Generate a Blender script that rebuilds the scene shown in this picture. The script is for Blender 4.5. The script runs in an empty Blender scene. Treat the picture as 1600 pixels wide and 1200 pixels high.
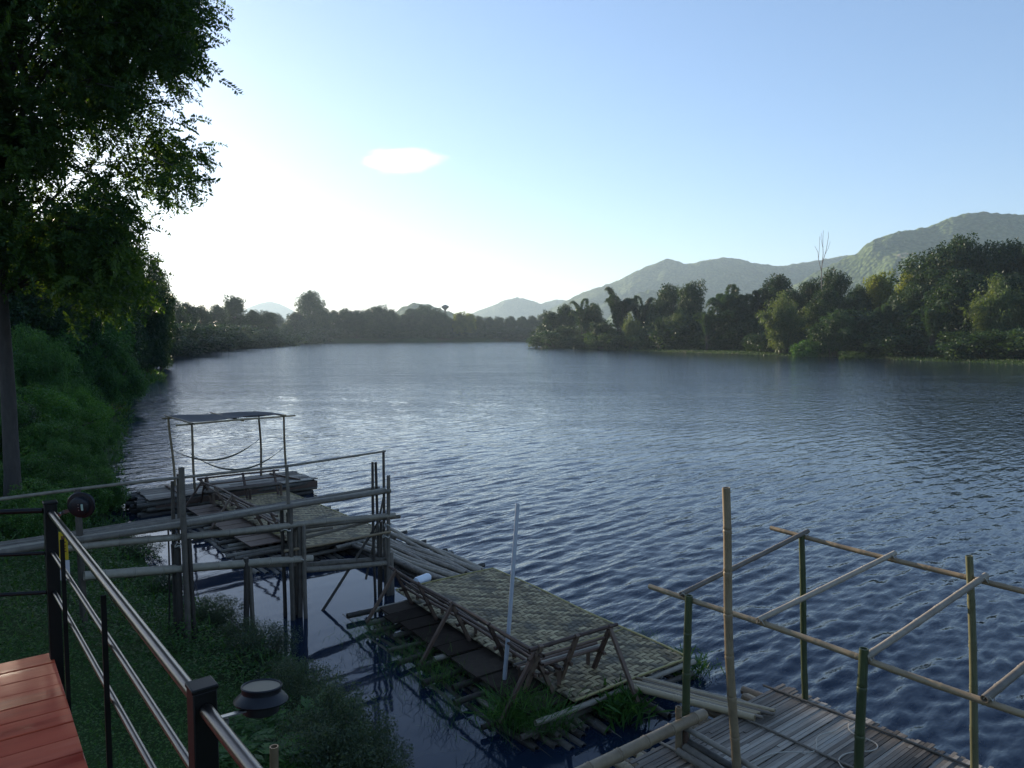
import bpy, math, random
import numpy as np
from mathutils import Vector, noise as mnoise
R = math.radians
rng = np.random.default_rng(7)
rnd = random.Random(7)
scene = bpy.context.scene
COL = scene.collection

# ------------------------------------------------------------------ helpers
FPX, PITCH = 1156.0, math.atan(78 / 1156)
CP, SP = math.cos(PITCH), math.sin(PITCH)
def ray(px, py):
    X, Y = (px - 800) / FPX, (600 - py) / FPX
    return np.array((X, CP + Y * SP, -SP + Y * CP))
def W(px, py, z):                      # point of height z seen at a pixel of the survey photo
    d = ray(px, py); t = (z - 5) / d[2]
    return np.array((d[0] * t, d[1] * t, z))
def D(px, py, y):                      # point at ground distance y
    d = ray(px, py); t = y / d[1]
    return np.array((d[0] * t, y, 5 + d[2] * t))

def tag(o, label=None, cat=None, group=None, kind=None):
    if label: o['label'] = label
    if cat: o['category'] = cat
    if group: o['group'] = group
    if kind: o['kind'] = kind
    return o
def thing(name, label, cat, loc=(0, 0, 0), group=None):
    o = bpy.data.objects.new(name, None); COL.objects.link(o)
    o.location = [float(c) for c in loc]; o.empty_display_size = .1
    return tag(o, label, cat, group)
def wloc(o):
    v = Vector((0, 0, 0))
    while o: v += o.location; o = o.parent
    return v
def link(name, me, mat, parent=None, loc=(0, 0, 0)):
    me.materials.append(mat)
    o = bpy.data.objects.new(name, me); COL.objects.link(o)
    if parent: o.parent = parent
    o.location = loc
    return o
def fastmesh(name, V, F, tint=None, smooth=False):
    me = bpy.data.meshes.new(name)
    V = np.ascontiguousarray(V, np.float32); F = np.ascontiguousarray(F, np.int32)
    n, k = F.shape
    me.vertices.add(len(V)); me.vertices.foreach_set('co', V.ravel())
    me.loops.add(n * k); me.loops.foreach_set('vertex_index', F.ravel())
    me.polygons.add(n)
    me.polygons.foreach_set('loop_start', np.arange(0, n * k, k, dtype=np.int32))
    if smooth: me.polygons.foreach_set('use_smooth', np.ones(n, bool))
    if tint is not None:
        a = me.attributes.new('tint', 'FLOAT', 'POINT'); a.data.foreach_set('value', np.ascontiguousarray(tint, np.float32))
    me.update(calc_edges=True); me.validate()
    return me

class MB:                              # collects shapes (world coordinates), builds ONE mesh object
    def __init__(s): s.v, s.f, s.t, s.sm, s.n = [], [], [], [], 0
    def add(s, V, F, tint=.5, smooth=False):
        V = np.asarray(V, float); s.v.append(V)
        s.f += [[i + s.n for i in f] for f in F]; s.sm += [smooth] * len(F)
        s.t.append(np.full(len(V), tint)); s.n += len(V)
        return s
    def box(s, c, ax, ay, az, tint=.5):  # centre and three half-axis vectors
        c, ax, ay, az = (np.asarray(q, float) for q in (c, ax, ay, az))
        V = [c + i * ax + j * ay + k * az for k in (-1, 1) for j in (-1, 1) for i in (-1, 1)]
        return s.add(V, [(0, 2, 3, 1), (4, 5, 7, 6), (0, 1, 5, 4), (2, 6, 7, 3), (0, 4, 6, 2), (1, 3, 7, 5)], tint)
    def bar(s, p0, p1, w, h, tint=.5, up=(0, 0, 1)):   # rectangular bar between two points
        p0, p1 = np.asarray(p0, float), np.asarray(p1, float)
        d = p1 - p0; L = np.linalg.norm(d); d /= L; up = np.asarray(up, float)
        if abs(d @ up) > .95: up = np.array((0, 1., 0))
        sx = np.cross(d, up); sx /= np.linalg.norm(sx); sz = np.cross(sx, d)
        return s.box((p0 + p1) / 2, d * L / 2, sx * w / 2, sz * h / 2, tint)
    def tube(s, pts, rad, seg=8, tint=.5, cap=True, hollow=0):
        P = np.asarray(pts, float); n = len(P)
        rad = np.broadcast_to(np.asarray(rad, float), (n,)).copy()
        T = np.gradient(P, axis=0); T /= np.linalg.norm(T, axis=1)[:, None] + 1e-9
        up = np.array((0, 0, 1.)) if abs(T[0, 2]) < .9 else np.array((0, 1., 0))
        rings = []
        a = np.linspace(0, 2 * math.pi, seg, endpoint=False)
        prev = up
        for i in range(n):
            b = prev - T[i] * (prev @ T[i]); b /= np.linalg.norm(b) + 1e-9
            c = np.cross(T[i], b); prev = b
            rings.append((P[i], b, c, rad[i], T[i]))
        seq = list(rings)
        if hollow:
            p, b, c, r, t = rings[0]; seq = [(p + t * hollow, b, c, r * .7, t), (p, b, c, r * .78, t)] + seq
            p, b, c, r, t = rings[-1]; seq = seq + [(p, b, c, r * .78, t), (p - t * hollow, b, c, r * .7, t)]
        V = np.concatenate([p + np.outer(np.cos(a), b) * r + np.outer(np.sin(a), c) * r for p, b, c, r, t in seq])
        m = len(seq); F = []
        for i in range(m - 1):
            for j in range(seg):
                k = (j + 1) % seg
                F.append((i * seg + j, i * seg + k, (i + 1) * seg + k, (i + 1) * seg + j))
        if cap or hollow:
            F.append(tuple(range(seg - 1, -1, -1))); F.append(tuple((m - 1) * seg + j for j in range(seg)))
        return s.add(V, F, tint, True)
    def bamboo(s, p0, p1, r, r1=None, node=.32, bow=0., seg=9, tint=None, wob=.004):
        p0, p1 = np.asarray(p0, float), np.asarray(p1, float)
        L = np.linalg.norm(p1 - p0); r1 = r * .85 if r1 is None else r1
        n = max(1, int(L / node)); off = rnd.uniform(.2, .8)
        ts = [(0., 1.)]
        for i in range(n + 1):
            c = (i + off) * node / L
            if .03 < c < .97:
                e = .018 / L
                ts += [(c - 2 * e, 1.), (c - e * .5, 1.13), (c + e * .5, .97), (c + 1.2 * e, 1.1), (c + 2.6 * e, 1.)]
        ts.append((1., 1.)); ts.sort()
        w1, w2 = rnd.uniform(0, 6), rnd.uniform(0, 6)
        P = []; rr = []
        for t, k in ts:
            q = p0 + (p1 - p0) * t
            q = q + np.array((math.sin(w1 + t * L * 2.1), math.sin(w2 + t * L * 1.7), 0)) * wob * min(L, 3)
            q[2] += bow * 4 * t * (1 - t) + math.sin(w1 + t * L * 1.9) * wob
            P.append(q); rr.append((r + (r1 - r) * t) * k)
        return s.tube(P, rr, seg, rnd.random() if tint is None else tint, hollow=.06)
    def lathe(s, prof, c, axis=(0, 0, 1), seg=28, tint=.5):
        ax = np.asarray(axis, float); ax /= np.linalg.norm(ax)
        b = np.cross(ax, (0, 1., 0) if abs(ax[1]) < .9 else (1., 0, 0)); b /= np.linalg.norm(b); e = np.cross(ax, b)
        a = np.linspace(0, 2 * math.pi, seg, endpoint=False)
        V = np.concatenate([np.asarray(c) + ax * h + r * (np.outer(np.cos(a), b) + np.outer(np.sin(a), e)) for r, h in prof])
        F = [(i * seg + j, i * seg + (j + 1) % seg, (i + 1) * seg + (j + 1) % seg, (i + 1) * seg + j) for i in range(len(prof) - 1) for j in range(seg)]
        F.append(tuple(range(seg - 1, -1, -1))); F.append(tuple((len(prof) - 1) * seg + j for j in range(seg)))
        return s.add(V, F, tint, True)
    def build(s, name, mat, parent=None, loc=None, bevel=0):
        V = np.concatenate(s.v)
        base = np.array(wloc(parent)) if parent else (np.asarray(loc, float) if loc is not None else V.mean(0))
        me = bpy.data.meshes.new(name)
        me.from_pydata((V - base).tolist(), [], s.f)
        me.polygons.foreach_set('use_smooth', s.sm)
        a = me.attributes.new('tint', 'FLOAT', 'POINT'); a.data.foreach_set('value', np.concatenate(s.t).astype(np.float32))
        try: me.set_sharp_from_angle(angle=R(40))
        except Exception: pass
        o = link(name, me, mat, parent, (0, 0, 0) if parent else base)
        if bevel:
            m = o.modifiers.new('bevel', 'BEVEL'); m.width = bevel; m.segments = 2; m.limit_method = 'ANGLE'
        return o

# ------------------------------------------------------------------ materials
def newmat(name):
    m = bpy.data.materials.new(name); m.use_nodes = True
    nt = m.node_tree; nt.nodes.clear()
    out = nt.nodes.new('ShaderNodeOutputMaterial')
    return m, nt, out
def nd(nt, typ, **kw):
    n = nt.nodes.new('ShaderNode' + typ)
    for k, v in kw.items():
        if k in n.inputs: n.inputs[k].default_value = v
        else: setattr(n, k, v)
    return n
def ramp(nt, fac, stops):
    r = nt.nodes.new('ShaderNodeValToRGB'); e = r.color_ramp.elements
    while len(e) < len(stops): e.new(.5)
    for i, (p, c) in enumerate(stops): e[i].position = p; e[i].color = (*c, 1)
    nt.links.new(fac, r.inputs['Fac']); return r.outputs['Color']
def mix(nt, fac, a, b, mode='MIX'):
    m = nt.nodes.new('ShaderNodeMix'); m.data_type = 'RGBA'; m.blend_type = mode
    for s, v in ((m.inputs[0], fac), (m.inputs[6], a), (m.inputs[7], b)):
        if hasattr(v, 'is_output'): nt.links.new(v, s)
        elif isinstance(v, (int, float)): s.default_value = v
        else: s.default_value = (*v, 1)
    return m.outputs[2]
def surf(name, stops, scale=6, rough=.7, bump=.3, bdist=.01, stretch=(1, 1, 1), metallic=0, tintmix=.5, spec=.4, dirt=None, wet=None, rot=0):
    """noise coloured solid: colour from per-piece tint and noise"""
    m, nt, out = newmat(name); L = nt.links
    tc = nd(nt, 'TexCoord'); mp = nd(nt, 'Mapping'); mp.inputs['Scale'].default_value = stretch
    mr = nd(nt, 'Mapping'); mr.inputs['Rotation'].default_value = (0, 0, R(rot)); L.new(tc.outputs['Object'], mr.inputs['Vector'])
    L.new(mr.outputs[0], mp.inputs['Vector'])
    n1 = nd(nt, 'TexNoise', Scale=scale, Detail=6.0, Roughness=.65); L.new(mp.outputs[0], n1.inputs['Vector'])
    at = nd(nt, 'Attribute', attribute_name='tint')
    f = nd(nt, 'Mix'); f.inputs[0].default_value = tintmix
    L.new(n1.outputs['Fac'], f.inputs[2]); L.new(at.outputs['Fac'], f.inputs[3])
    col = ramp(nt, f.outputs[0], stops)
    p = nd(nt, 'BsdfPrincipled', Roughness=rough, Metallic=metallic); p.inputs['Specular IOR Level'].default_value = spec
    if dirt:
        n2 = nd(nt, 'TexNoise', Scale=scale * .35, Detail=5.0); L.new(mp.outputs[0], n2.inputs['Vector'])
        d = ramp(nt, n2.outputs['Fac'], [(dirt[1], (0, 0, 0)), (dirt[1] + .12, (1, 1, 1))])
        col = mix(nt, d, col, dirt[0])
        if wet:
            r = nd(nt, 'MapRange'); L.new(d, r.inputs[0]); r.inputs[3].default_value = rough; r.inputs[4].default_value = wet
            L.new(r.outputs[0], p.inputs['Roughness'])
    L.new(col, p.inputs['Base Color'])
    if bump:
        b = nd(nt, 'Bump', Strength=bump, Distance=bdist); L.new(n1.outputs['Fac'], b.inputs['Height']); L.new(b.outputs[0], p.inputs['Normal'])
    L.new(p.outputs[0], out.inputs[0]); return m
def leafmat(name, stops, trans=.35, tcol=(.10, .16, .02), rough=.5):
    m, nt, out = newmat(name); L = nt.links
    at = nd(nt, 'Attribute', attribute_name='tint'); oi = nd(nt, 'ObjectInfo')
    f = nd(nt, 'Mix'); f.inputs[0].default_value = .3
    L.new(at.outputs['Fac'], f.inputs[2]); L.new(oi.outputs['Random'], f.inputs[3])
    col = ramp(nt, f.outputs[0], stops)
    p = nd(nt, 'BsdfPrincipled', Roughness=rough); p.inputs['Specular IOR Level'].default_value = .2
    L.new(col, p.inputs['Base Color'])
    t = nd(nt, 'BsdfTranslucent'); tm = mix(nt, 1.0, col, (2.4, 2.2, .8), 'MULTIPLY'); L.new(tm, t.inputs['Color'])
    mx = nd(nt, 'MixShader'); mx.inputs[0].default_value = trans
    L.new(p.outputs[0], mx.inputs[1]); L.new(t.outputs[0], mx.inputs[2]); L.new(mx.outputs[0], out.inputs[0]); return m

M = {}
M['bamboo_grey'] = surf('weathered_bamboo', [(.2, (.07, .056, .042)), (.5, (.18, .15, .115)), (.8, (.34, .29, .22))], 9, .6, .25, .006)
M['bamboo_tan'] = surf('tan_bamboo', [(.2, (.12, .08, .045)), (.5, (.26, .19, .11)), (.8, (.38, .30, .18))], 7, .45, .15, .004)
M['bamboo_green'] = surf('green_bamboo', [(.2, (.035, .042, .02)), (.5, (.06, .075, .032)), (.8, (.14, .13, .07))], 5, .4, .15, .004)
M['bamboo_dark'] = surf('wet_bamboo', [(.2, (.025, .02, .015)), (.5, (.06, .05, .04)), (.8, (.16, .14, .11))], 6, .55, .3, .008)
M['wood_brown'] = surf('brown_timber', [(.2, (.05, .028, .02)), (.5, (.11, .065, .045)), (.8, (.19, .13, .09))], 8, .6, .25, .005, (1, 1, 1))
M['post_wood'] = surf('grey_brown_posts', [(.2, (.03, .023, .018)), (.5, (.075, .06, .046)), (.8, (.17, .14, .11))], 7, .7, .4, .01)
M['board'] = surf('weathered_boards', [(.15, (.03, .024, .018)), (.4, (.09, .073, .056)), (.62, (.18, .15, .118)), (.9, (.36, .32, .265))], 5, .7, .3, .006, (1, 1, 1), tintmix=.75)
M['mat'] = surf('woven_bamboo_mat', [(.15, (.06, .043, .02)), (.42, (.24, .18, .088)), (.8, (.48, .39, .21))], 5, .65, .3, .004, tintmix=.62, dirt=((.10, .085, .055), .53))
M['mat_edge'] = surf('split_bamboo_edge', [(.2, (.22, .17, .06)), (.8, (.42, .35, .14))], 5, .5, .1)
M['deck_red'] = surf('red_deck_paint', [(.2, (.36, .05, .020)), (.5, (.50, .085, .036)), (.85, (.58, .15, .075))], 9, .6, .5, .004, (.22, 1.6, 1), tintmix=.35, spec=.2, dirt=((.27, .026, .012), .54), wet=.3, rot=-37)
M['dark_plank'] = surf('dark_wet_planks', [(.2, (.018, .012, .009)), (.5, (.036, .026, .02)), (.8, (.08, .062, .048))], 7, .9, .4, .008, spec=.08)
M['steel_black'] = surf('black_painted_steel', [(.2, (.004, .0036, .0036)), (.8, (.009, .008, .008))], 30, .4, .05, .001, spec=.25)
M['rail_metal'] = surf('dull_tube_steel', [(.2, (.13, .11, .095)), (.8, (.2, .17, .15))], 18, .3, .06, .001, metallic=1)
M['plastic_black'] = surf('black_plastic', [(.2, (.006, .006, .008)), (.8, (.014, .014, .018))], 20, .45, .05, .001)
M['bracket'] = surf('bracket_steel', [(.2, (.2, .19, .18)), (.8, (.4, .38, .36))], 20, .35, .05, .001, metallic=.8)
M['panel'] = surf('solar_panel_glass', [(.2, (.10, .085, .06)), (.8, (.17, .14, .10))], 14, .5, .02, .001, spec=.2)
M['lens'] = surf('lamp_lens', [(.2, (.30, .42, .34)), (.8, (.42, .55, .46))], 20, .2, 0)
M['pvc'] = surf('grey_plastic_pipe', [(.2, (.36, .37, .40)), (.8, (.5, .51, .54))], 6, .45, .1, .002)
M['rope'] = surf('pale_rope', [(0, (.10, .08, .06)), (.2, (.35, .31, .25)), (.8, (.52, .48, .42))], 40, .8, .3, .003)
M['tarp'] = surf('grey_shade_cloth', [(.2, (.045, .045, .05)), (.8, (.085, .082, .085))], 12, .85, .3, .006)
M['hammock'] = surf('hammock_net', [(.2, (.06, .06, .045)), (.8, (.18, .17, .13))], 30, .85, .3, .004)
M['white_foam'] = surf('white_foam', [(.2, (.68, .70, .74)), (.8, (.82, .83, .86))], 8, .6, .15, .004)
M['yellow'] = surf('yellow_sheet', [(.2, (.50, .37, .015)), (.8, (.62, .48, .03))], 12, .45, .05)
M['sign_ink'] = surf('brown_print', [(.2, (.12, .05, .02)), (.8, (.18, .08, .03))], 12, .6, 0)
M['white_sheet'] = surf('white_sheet', [(.2, (.5, .52, .56)), (.8, (.66, .68, .72))], 12, .5, .05)
M['bark'] = surf('bark', [(.2, (.03, .025, .022)), (.5, (.06, .05, .044)), (.8, (.11, .095, .082))], 6, .9, .9, .04, (2, 2, .5))
M['pale_bark'] = surf('pale_dead_wood', [(.2, (.13, .115, .1)), (.8, (.24, .215, .19))], 3, .8, .2)
M['concrete'] = surf('tower_concrete', [(.2, (.12, .11, .10)), (.8, (.2, .18, .17))], 1, .8, .1)
G = lambda a, b, c: [(.1, a), (.5, b), (.9, c)]
M['leaf_big'] = leafmat('feathery_leaves', G((.014, .034, .010), (.03, .064, .016), (.058, .10, .022)), .4)
M['leaf_dark'] = leafmat('dark_leaves', G((.010, .026, .011), (.022, .048, .018), (.044, .075, .026)), .22)
M['leaf_mid'] = leafmat('mid_green_leaves', G((.014, .034, .012), (.028, .058, .018), (.05, .085, .025)), .28)
M['leaf_bamboo'] = leafmat('bamboo_leaves', G((.018, .045, .02), (.036, .072, .03), (.062, .10, .042)), .25)
M['leaf_pale'] = leafmat('pale_bamboo_leaves', G((.04, .07, .026), (.07, .105, .04), (.11, .14, .055)), .28)
M['leaf_yellow'] = leafmat('yellow_green_leaves', G((.06, .085, .015), (.10, .13, .025), (.16, .18, .04)), .45)
M['leaf_bright'] = leafmat('bright_shrub_leaves', G((.025, .075, .014), (.05, .13, .024), (.085, .18, .035)), .3)
M['leaf_shrub'] = leafmat('shrub_leaves', G((.022, .06, .015), (.045, .112, .026), (.08, .165, .038)), .25)
M['leaf_grey'] = leafmat('grey_green_leaves', G((.03, .052, .032), (.055, .08, .048), (.09, .115, .068)), .3)
M['grass'] = leafmat('grass_blades', G((.04, .11, .018), (.07, .165, .028), (.11, .21, .045)), .3)
M['ground_leaf'] = leafmat('creeper_leaves', [(.1, (.020, .058, .016)), (.5, (.042, .10, .026)), (.86, (.08, .145, .04)), (.93, (.15, .11, .04))], .3)

# ground: grass, bare soil towards the water, far fields
def ground_mat():
    m, nt, out = newmat('bank_soil_and_grass'); L = nt.links
    tc = nd(nt, 'TexCoord')
    n = nd(nt, 'TexNoise', Scale=.9, Detail=8.0, Roughness=.7); L.new(tc.outputs['Object'], n.inputs['Vector'])
    n2 = nd(nt, 'TexNoise', Scale=.05, Detail=4.0); L.new(tc.outputs['Object'], n2.inputs['Vector'])
    c = ramp(nt, n.outputs['Fac'], [(.3, (.018, .03, .009)), (.55, (.03, .058, .014)), (.75, (.06, .075, .026))])
    c2 = ramp(nt, n.outputs['Fac'], [(.3, (.03, .022, .015)), (.7, (.075, .056, .038))])
    f = ramp(nt, n2.outputs['Fac'], [(.58, (0, 0, 0)), (.68, (1, 1, 1))])
    p = nd(nt, 'BsdfPrincipled', Roughness=.95); p.inputs['Specular IOR Level'].default_value = .1
    L.new(mix(nt, f, c, c2), p.inputs['Base Color'])
    b = nd(nt, 'Bump', Strength=.6, Distance=.08); L.new(n.outputs['Fac'], b.inputs['Height']); L.new(b.outputs[0], p.inputs['Normal'])
    L.new(p.outputs[0], out.inputs[0]); return m
M['ground'] = ground_mat()
def hill_mat(name, cliff=None):
    m, nt, out = newmat(name); L = nt.links
    tc = nd(nt, 'TexCoord')
    n = nd(nt, 'TexNoise', Scale=.012, Detail=6.0, Roughness=.6); L.new(tc.outputs['Object'], n.inputs['Vector'])
    v = nd(nt, 'TexVoronoi', Scale=.11); L.new(tc.outputs['Object'], v.inputs['Vector'])
    c = ramp(nt, n.outputs['Fac'], [(.3, (.038, .066, .024)), (.5, (.08, .115, .042)), (.7, (.15, .17, .07))])
    c = mix(nt, .45, c, ramp(nt, v.outputs['Distance'], [(.0, (.18, .22, .09)), (.7, (.03, .055, .02))]))
    if cliff:
        n3 = nd(nt, 'TexNoise', Scale=.035, Detail=5.0); L.new(tc.outputs['Object'], n3.inputs['Vector'])
        vm = nd(nt, 'VectorMath', operation='SUBTRACT'); L.new(tc.outputs['Object'], vm.inputs[0]); vm.inputs[1].default_value = cliff[0]
        vs = nd(nt, 'VectorMath', operation='MULTIPLY'); L.new(vm.outputs[0], vs.inputs[0]); vs.inputs[1].default_value = [1 / q for q in cliff[1]]
        ln = nd(nt, 'VectorMath', operation='LENGTH'); L.new(vs.outputs[0], ln.inputs[0])
        a = nd(nt, 'Math', operation='MULTIPLY_ADD'); L.new(ln.outputs['Value'], a.inputs[0]); a.inputs[1].default_value = -.45; L.new(n3.outputs['Fac'], a.inputs[2])
        c = mix(nt, ramp(nt, a.outputs[0], [(.22, (0, 0, 0)), (.30, (1, 1, 1))]), c, (.36, .27, .17))
    p = nd(nt, 'BsdfPrincipled', Roughness=.95); p.inputs['Specular IOR Level'].default_value = .05
    L.new(c, p.inputs['Base Color'])
    b = nd(nt, 'Bump', Strength=.8, Distance=6.0); L.new(v.outputs['Distance'], b.inputs['Height']); b.invert = True
    L.new(b.outputs[0], p.inputs['Normal'])
    L.new(p.outputs[0], out.inputs[0]); return m
def water_mat():
    m, nt, out = newmat('river_water'); L = nt.links
    tc = nd(nt, 'TexCoord'); mr = nd(nt, 'Mapping'); mr.inputs['Rotation'].default_value = (0, 0, R(-46)); L.new(tc.outputs['Object'], mr.inputs['Vector'])
    mp = nd(nt, 'Mapping'); mp.inputs['Scale'].default_value = (.42, 1.3, 1); L.new(mr.outputs[0], mp.inputs['Vector'])
    n = nd(nt, 'TexNoise', Scale=4.2, Detail=3.0, Roughness=.55); L.new(mp.outputs[0], n.inputs['Vector'])
    n2 = nd(nt, 'TexNoise', Scale=1.9, Detail=2.0, Roughness=.5); L.new(mp.outputs[0], n2.inputs['Vector'])
    mp3 = nd(nt, 'Mapping'); mp3.inputs['Scale'].default_value = (.05, .22, 1); mp3.inputs['Rotation'].default_value = (0, 0, R(-8)); L.new(tc.outputs['Object'], mp3.inputs['Vector'])
    n3 = nd(nt, 'TexNoise', Scale=1.0, Detail=6.0, Roughness=.72); L.new(mp3.outputs[0], n3.inputs['Vector'])     # gusts
    gs = nd(nt, 'MapRange'); L.new(n3.outputs['Fac'], gs.inputs[0]); gs.inputs[1].default_value = .32; gs.inputs[2].default_value = .68; gs.inputs[3].default_value = .5; gs.inputs[4].default_value = 1.35
    at = nd(nt, 'Attribute', attribute_name='tint')      # wind exposure: open river 1, lee of the rafts 0
    ex = nd(nt, 'Math', operation='MULTIPLY'); L.new(at.outputs['Fac'], ex.inputs[0]); L.new(gs.outputs[0], ex.inputs[1])
    b1 = nd(nt, 'Bump', Distance=.10); L.new(n.outputs['Fac'], b1.inputs['Height'])
    b2 = nd(nt, 'Bump', Distance=.20); L.new(n2.outputs['Fac'], b2.inputs['Height'])
    for b, k in ((b1, .30), (b2, .32)):
        mm = nd(nt, 'Math', operation='MULTIPLY'); L.new(ex.outputs[0], mm.inputs[0]); mm.inputs[1].default_value = k; L.new(mm.outputs[0], b.inputs['Strength'])
    L.new(b1.outputs[0], b2.inputs['Normal'])
    p = nd(nt, 'BsdfPrincipled', Roughness=.05, IOR=1.333)
    p.inputs['Base Color'].default_value = (.009, .018, .036, 1)
    L.new(b2.outputs[0], p.inputs['Normal'])
    L.new(p.outputs[0], out.inputs[0]); return m
M['water'] = water_mat()

# ------------------------------------------------------------------ sky, sun, camera
SUN_AZ, SUN_EL = R(-38), R(11)
world = bpy.data.worlds.new('World'); scene.world = world; world.use_nodes = True
wn = world.node_tree; wn.nodes.clear()
sky = wn.nodes.new('ShaderNodeTexSky'); sky.sky_type = 'NISHITA'; sky.sun_disc = False
sky.sun_elevation = SUN_EL; sky.sun_rotation = SUN_AZ
sky.air_density = 1.0; sky.dust_density = 0.35; sky.ozone_density = 3.0; sky.altitude = 100
bg = wn.nodes.new('ShaderNodeBackground'); bg.inputs['Strength'].default_value = .13
wo = wn.nodes.new('ShaderNodeOutputWorld')
hue = wn.nodes.new('ShaderNodeMix'); hue.data_type = 'RGBA'; hue.blend_type = 'MULTIPLY'; hue.inputs[0].default_value = 1; hue.inputs[7].default_value = (.97, .98, 1.09, 1)
gam = wn.nodes.new('ShaderNodeGamma'); gam.inputs[1].default_value = .78; wn.links.new(sky.outputs[0], gam.inputs[0]); wn.links.new(gam.outputs[0], hue.inputs[6]); wn.links.new(hue.outputs[2], bg.inputs[0]); wn.links.new(bg.outputs[0], wo.inputs[0])
ld = bpy.data.lights.new('sun', 'SUN'); ld.energy = 4.5; ld.angle = R(.5); ld.color = (1, .86, .66)
sun = bpy.data.objects.new('sun', ld); COL.objects.link(sun)
sd = Vector((math.sin(SUN_AZ) * math.cos(SUN_EL), math.cos(SUN_AZ) * math.cos(SUN_EL), math.sin(SUN_EL)))
sun.rotation_euler = sd.to_track_quat('Z', 'Y').to_euler(); sun.location = (-60, 60, 60)
cd = bpy.data.cameras.new('camera'); cam = bpy.data.objects.new('camera', cd); COL.objects.link(cam)
cd.sensor_width = 36; cd.lens = 36 * FPX / 1600; cd.clip_end = 20000; cd.clip_start = .05
cam.location = (0, 0, 5); cam.rotation_euler = (R(90) - PITCH, 0, 0); scene.camera = cam
vs = scene.view_settings; vs.view_transform = 'Standard'; vs.look = 'None'; vs.gamma = 1; vs.exposure = 1.25
scene.cycles.max_bounces = 6; scene.cycles.diffuse_bounces = 3; scene.cycles.glossy_bounces = 3
scene.cycles.transparent_max_bounces = 24; scene.cycles.transmission_bounces = 4; scene.cycles.volume_bounces = 0; scene.cycles.caustics_reflective = False
scene.cycles.use_denoising = True

# ------------------------------------------------------------------ river and terrain
SHORE = np.array([(14, .5), (5, 3.2), (1.5, 4.8), (-.3, 6.6), (-1.5, 8.4), (-3.0, 10.4), (-5.4, 13.1), (-8.9, 17.2), (-10.9, 20.2), (-12.8, 23.8),
    (-17, 32), (-24.5, 47), (-31, 59), (-39, 83), (-66, 132), (-80, 182), (-92, 240), (-101, 292), (-114, 360), (-130, 400), (-150, 440), (-128, 412),
    (-100, 430), (-40, 475), (0, 500), (25, 515), (70, 560), (150, 600), (170, 520), (60, 380), (20, 310), (12, 268), (38, 218), (70, 158), (84, 119), (94, 60), (92, 0), (80, -60), (40, -40)], float)
def shore_dist(x, y):                  # > 0 on land
    p = np.stack([x, y], -1).reshape(-1, 2); d = np.full(len(p), 1e9); ins = np.zeros(len(p), bool)
    for a, b in zip(SHORE, np.roll(SHORE, -1, 0)):
        e = b - a; t = np.clip(((p - a) @ e) / (e @ e), 0, 1)
        d = np.minimum(d, np.hypot(*(p - a - t[:, None] * e).T))
        c = (a[1] > p[:, 1]) != (b[1] > p[:, 1])
        with np.errstate(all='ignore'):
            ins ^= c & (p[:, 0] < (b[0] - a[0]) * (p[:, 1] - a[1]) / (b[1] - a[1]) + a[0])
    return np.where(ins, -d, d).reshape(np.shape(x))
def ss(a, b, x): t = np.clip((x - a) / (b - a), 0, 1); return t * t * (3 - 2 * t)
def wob(x, y): return np.sin(x * .9 + 1.3 * np.sin(y * .5)) * np.sin(y * .8 + 1.1 * np.sin(x * .37))
def ground_z(x, y):
    x = np.asarray(x, float); y = np.asarray(y, float)
    d = shore_dist(x, y) + .25 * wob(x, y) * np.clip(1 - np.hypot(x, y) / 80, 0, 1)
    right = ((x > 5) & (y > -20) & (y < 420)).astype(float)
    left = 2.35 * ss(0, 7, d) + .9 * ss(8, 40, d)
    rb = .45 * ss(0, 2.5, d) + .35 * ss(2, 12, d) + 1.6 * ss(12, 40, d)
    z = np.where(d > 0, right * rb + (1 - right) * left, np.maximum(d * .45, -1.6))
    z = z + np.where(d > 0, .10 * wob(x * 1.3, y * 1.3) * ss(0, 3, d), 0)
    return z
def gz(x, y): return float(ground_z(np.array([x]), np.array([y]))[0])

def G(px, py):                         # where a sight line meets the ground
    for y in np.arange(3., 60., .05):
        p = D(px, py, y)
        if p[2] <= max(gz(p[0], y), 0.): return p
    return D(px, py, 20)
def polar(name, rad, ang, zf, mat, tintf=None):
    A, Rr = np.meshgrid(ang, rad); X = Rr * np.sin(A); Y = Rr * np.cos(A)
    Z = zf(X, Y, Rr)
    V = np.stack([X, Y, Z], -1).reshape(-1, 3); n, m = Rr.shape
    i = np.arange(n - 1)[:, None] * m + np.arange(m - 1)[None]
    F = np.stack([i, i + m, i + m + 1, i + 1], -1).reshape(-1, 4)[:, ::-1]
    me = fastmesh(name, V, F, None if tintf is None else tintf(X, Y).ravel(), True)
    return link(name, me, mat)
ang = np.linspace(-math.pi, math.pi, 361)
rad = np.concatenate([[.02], np.geomspace(.6, 4900, 190)])
tag(polar('ground', rad, ang, lambda X, Y, r: np.where(r > 800, 1.5, ground_z(X, Y)), M['ground']), kind='structure')

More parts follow.
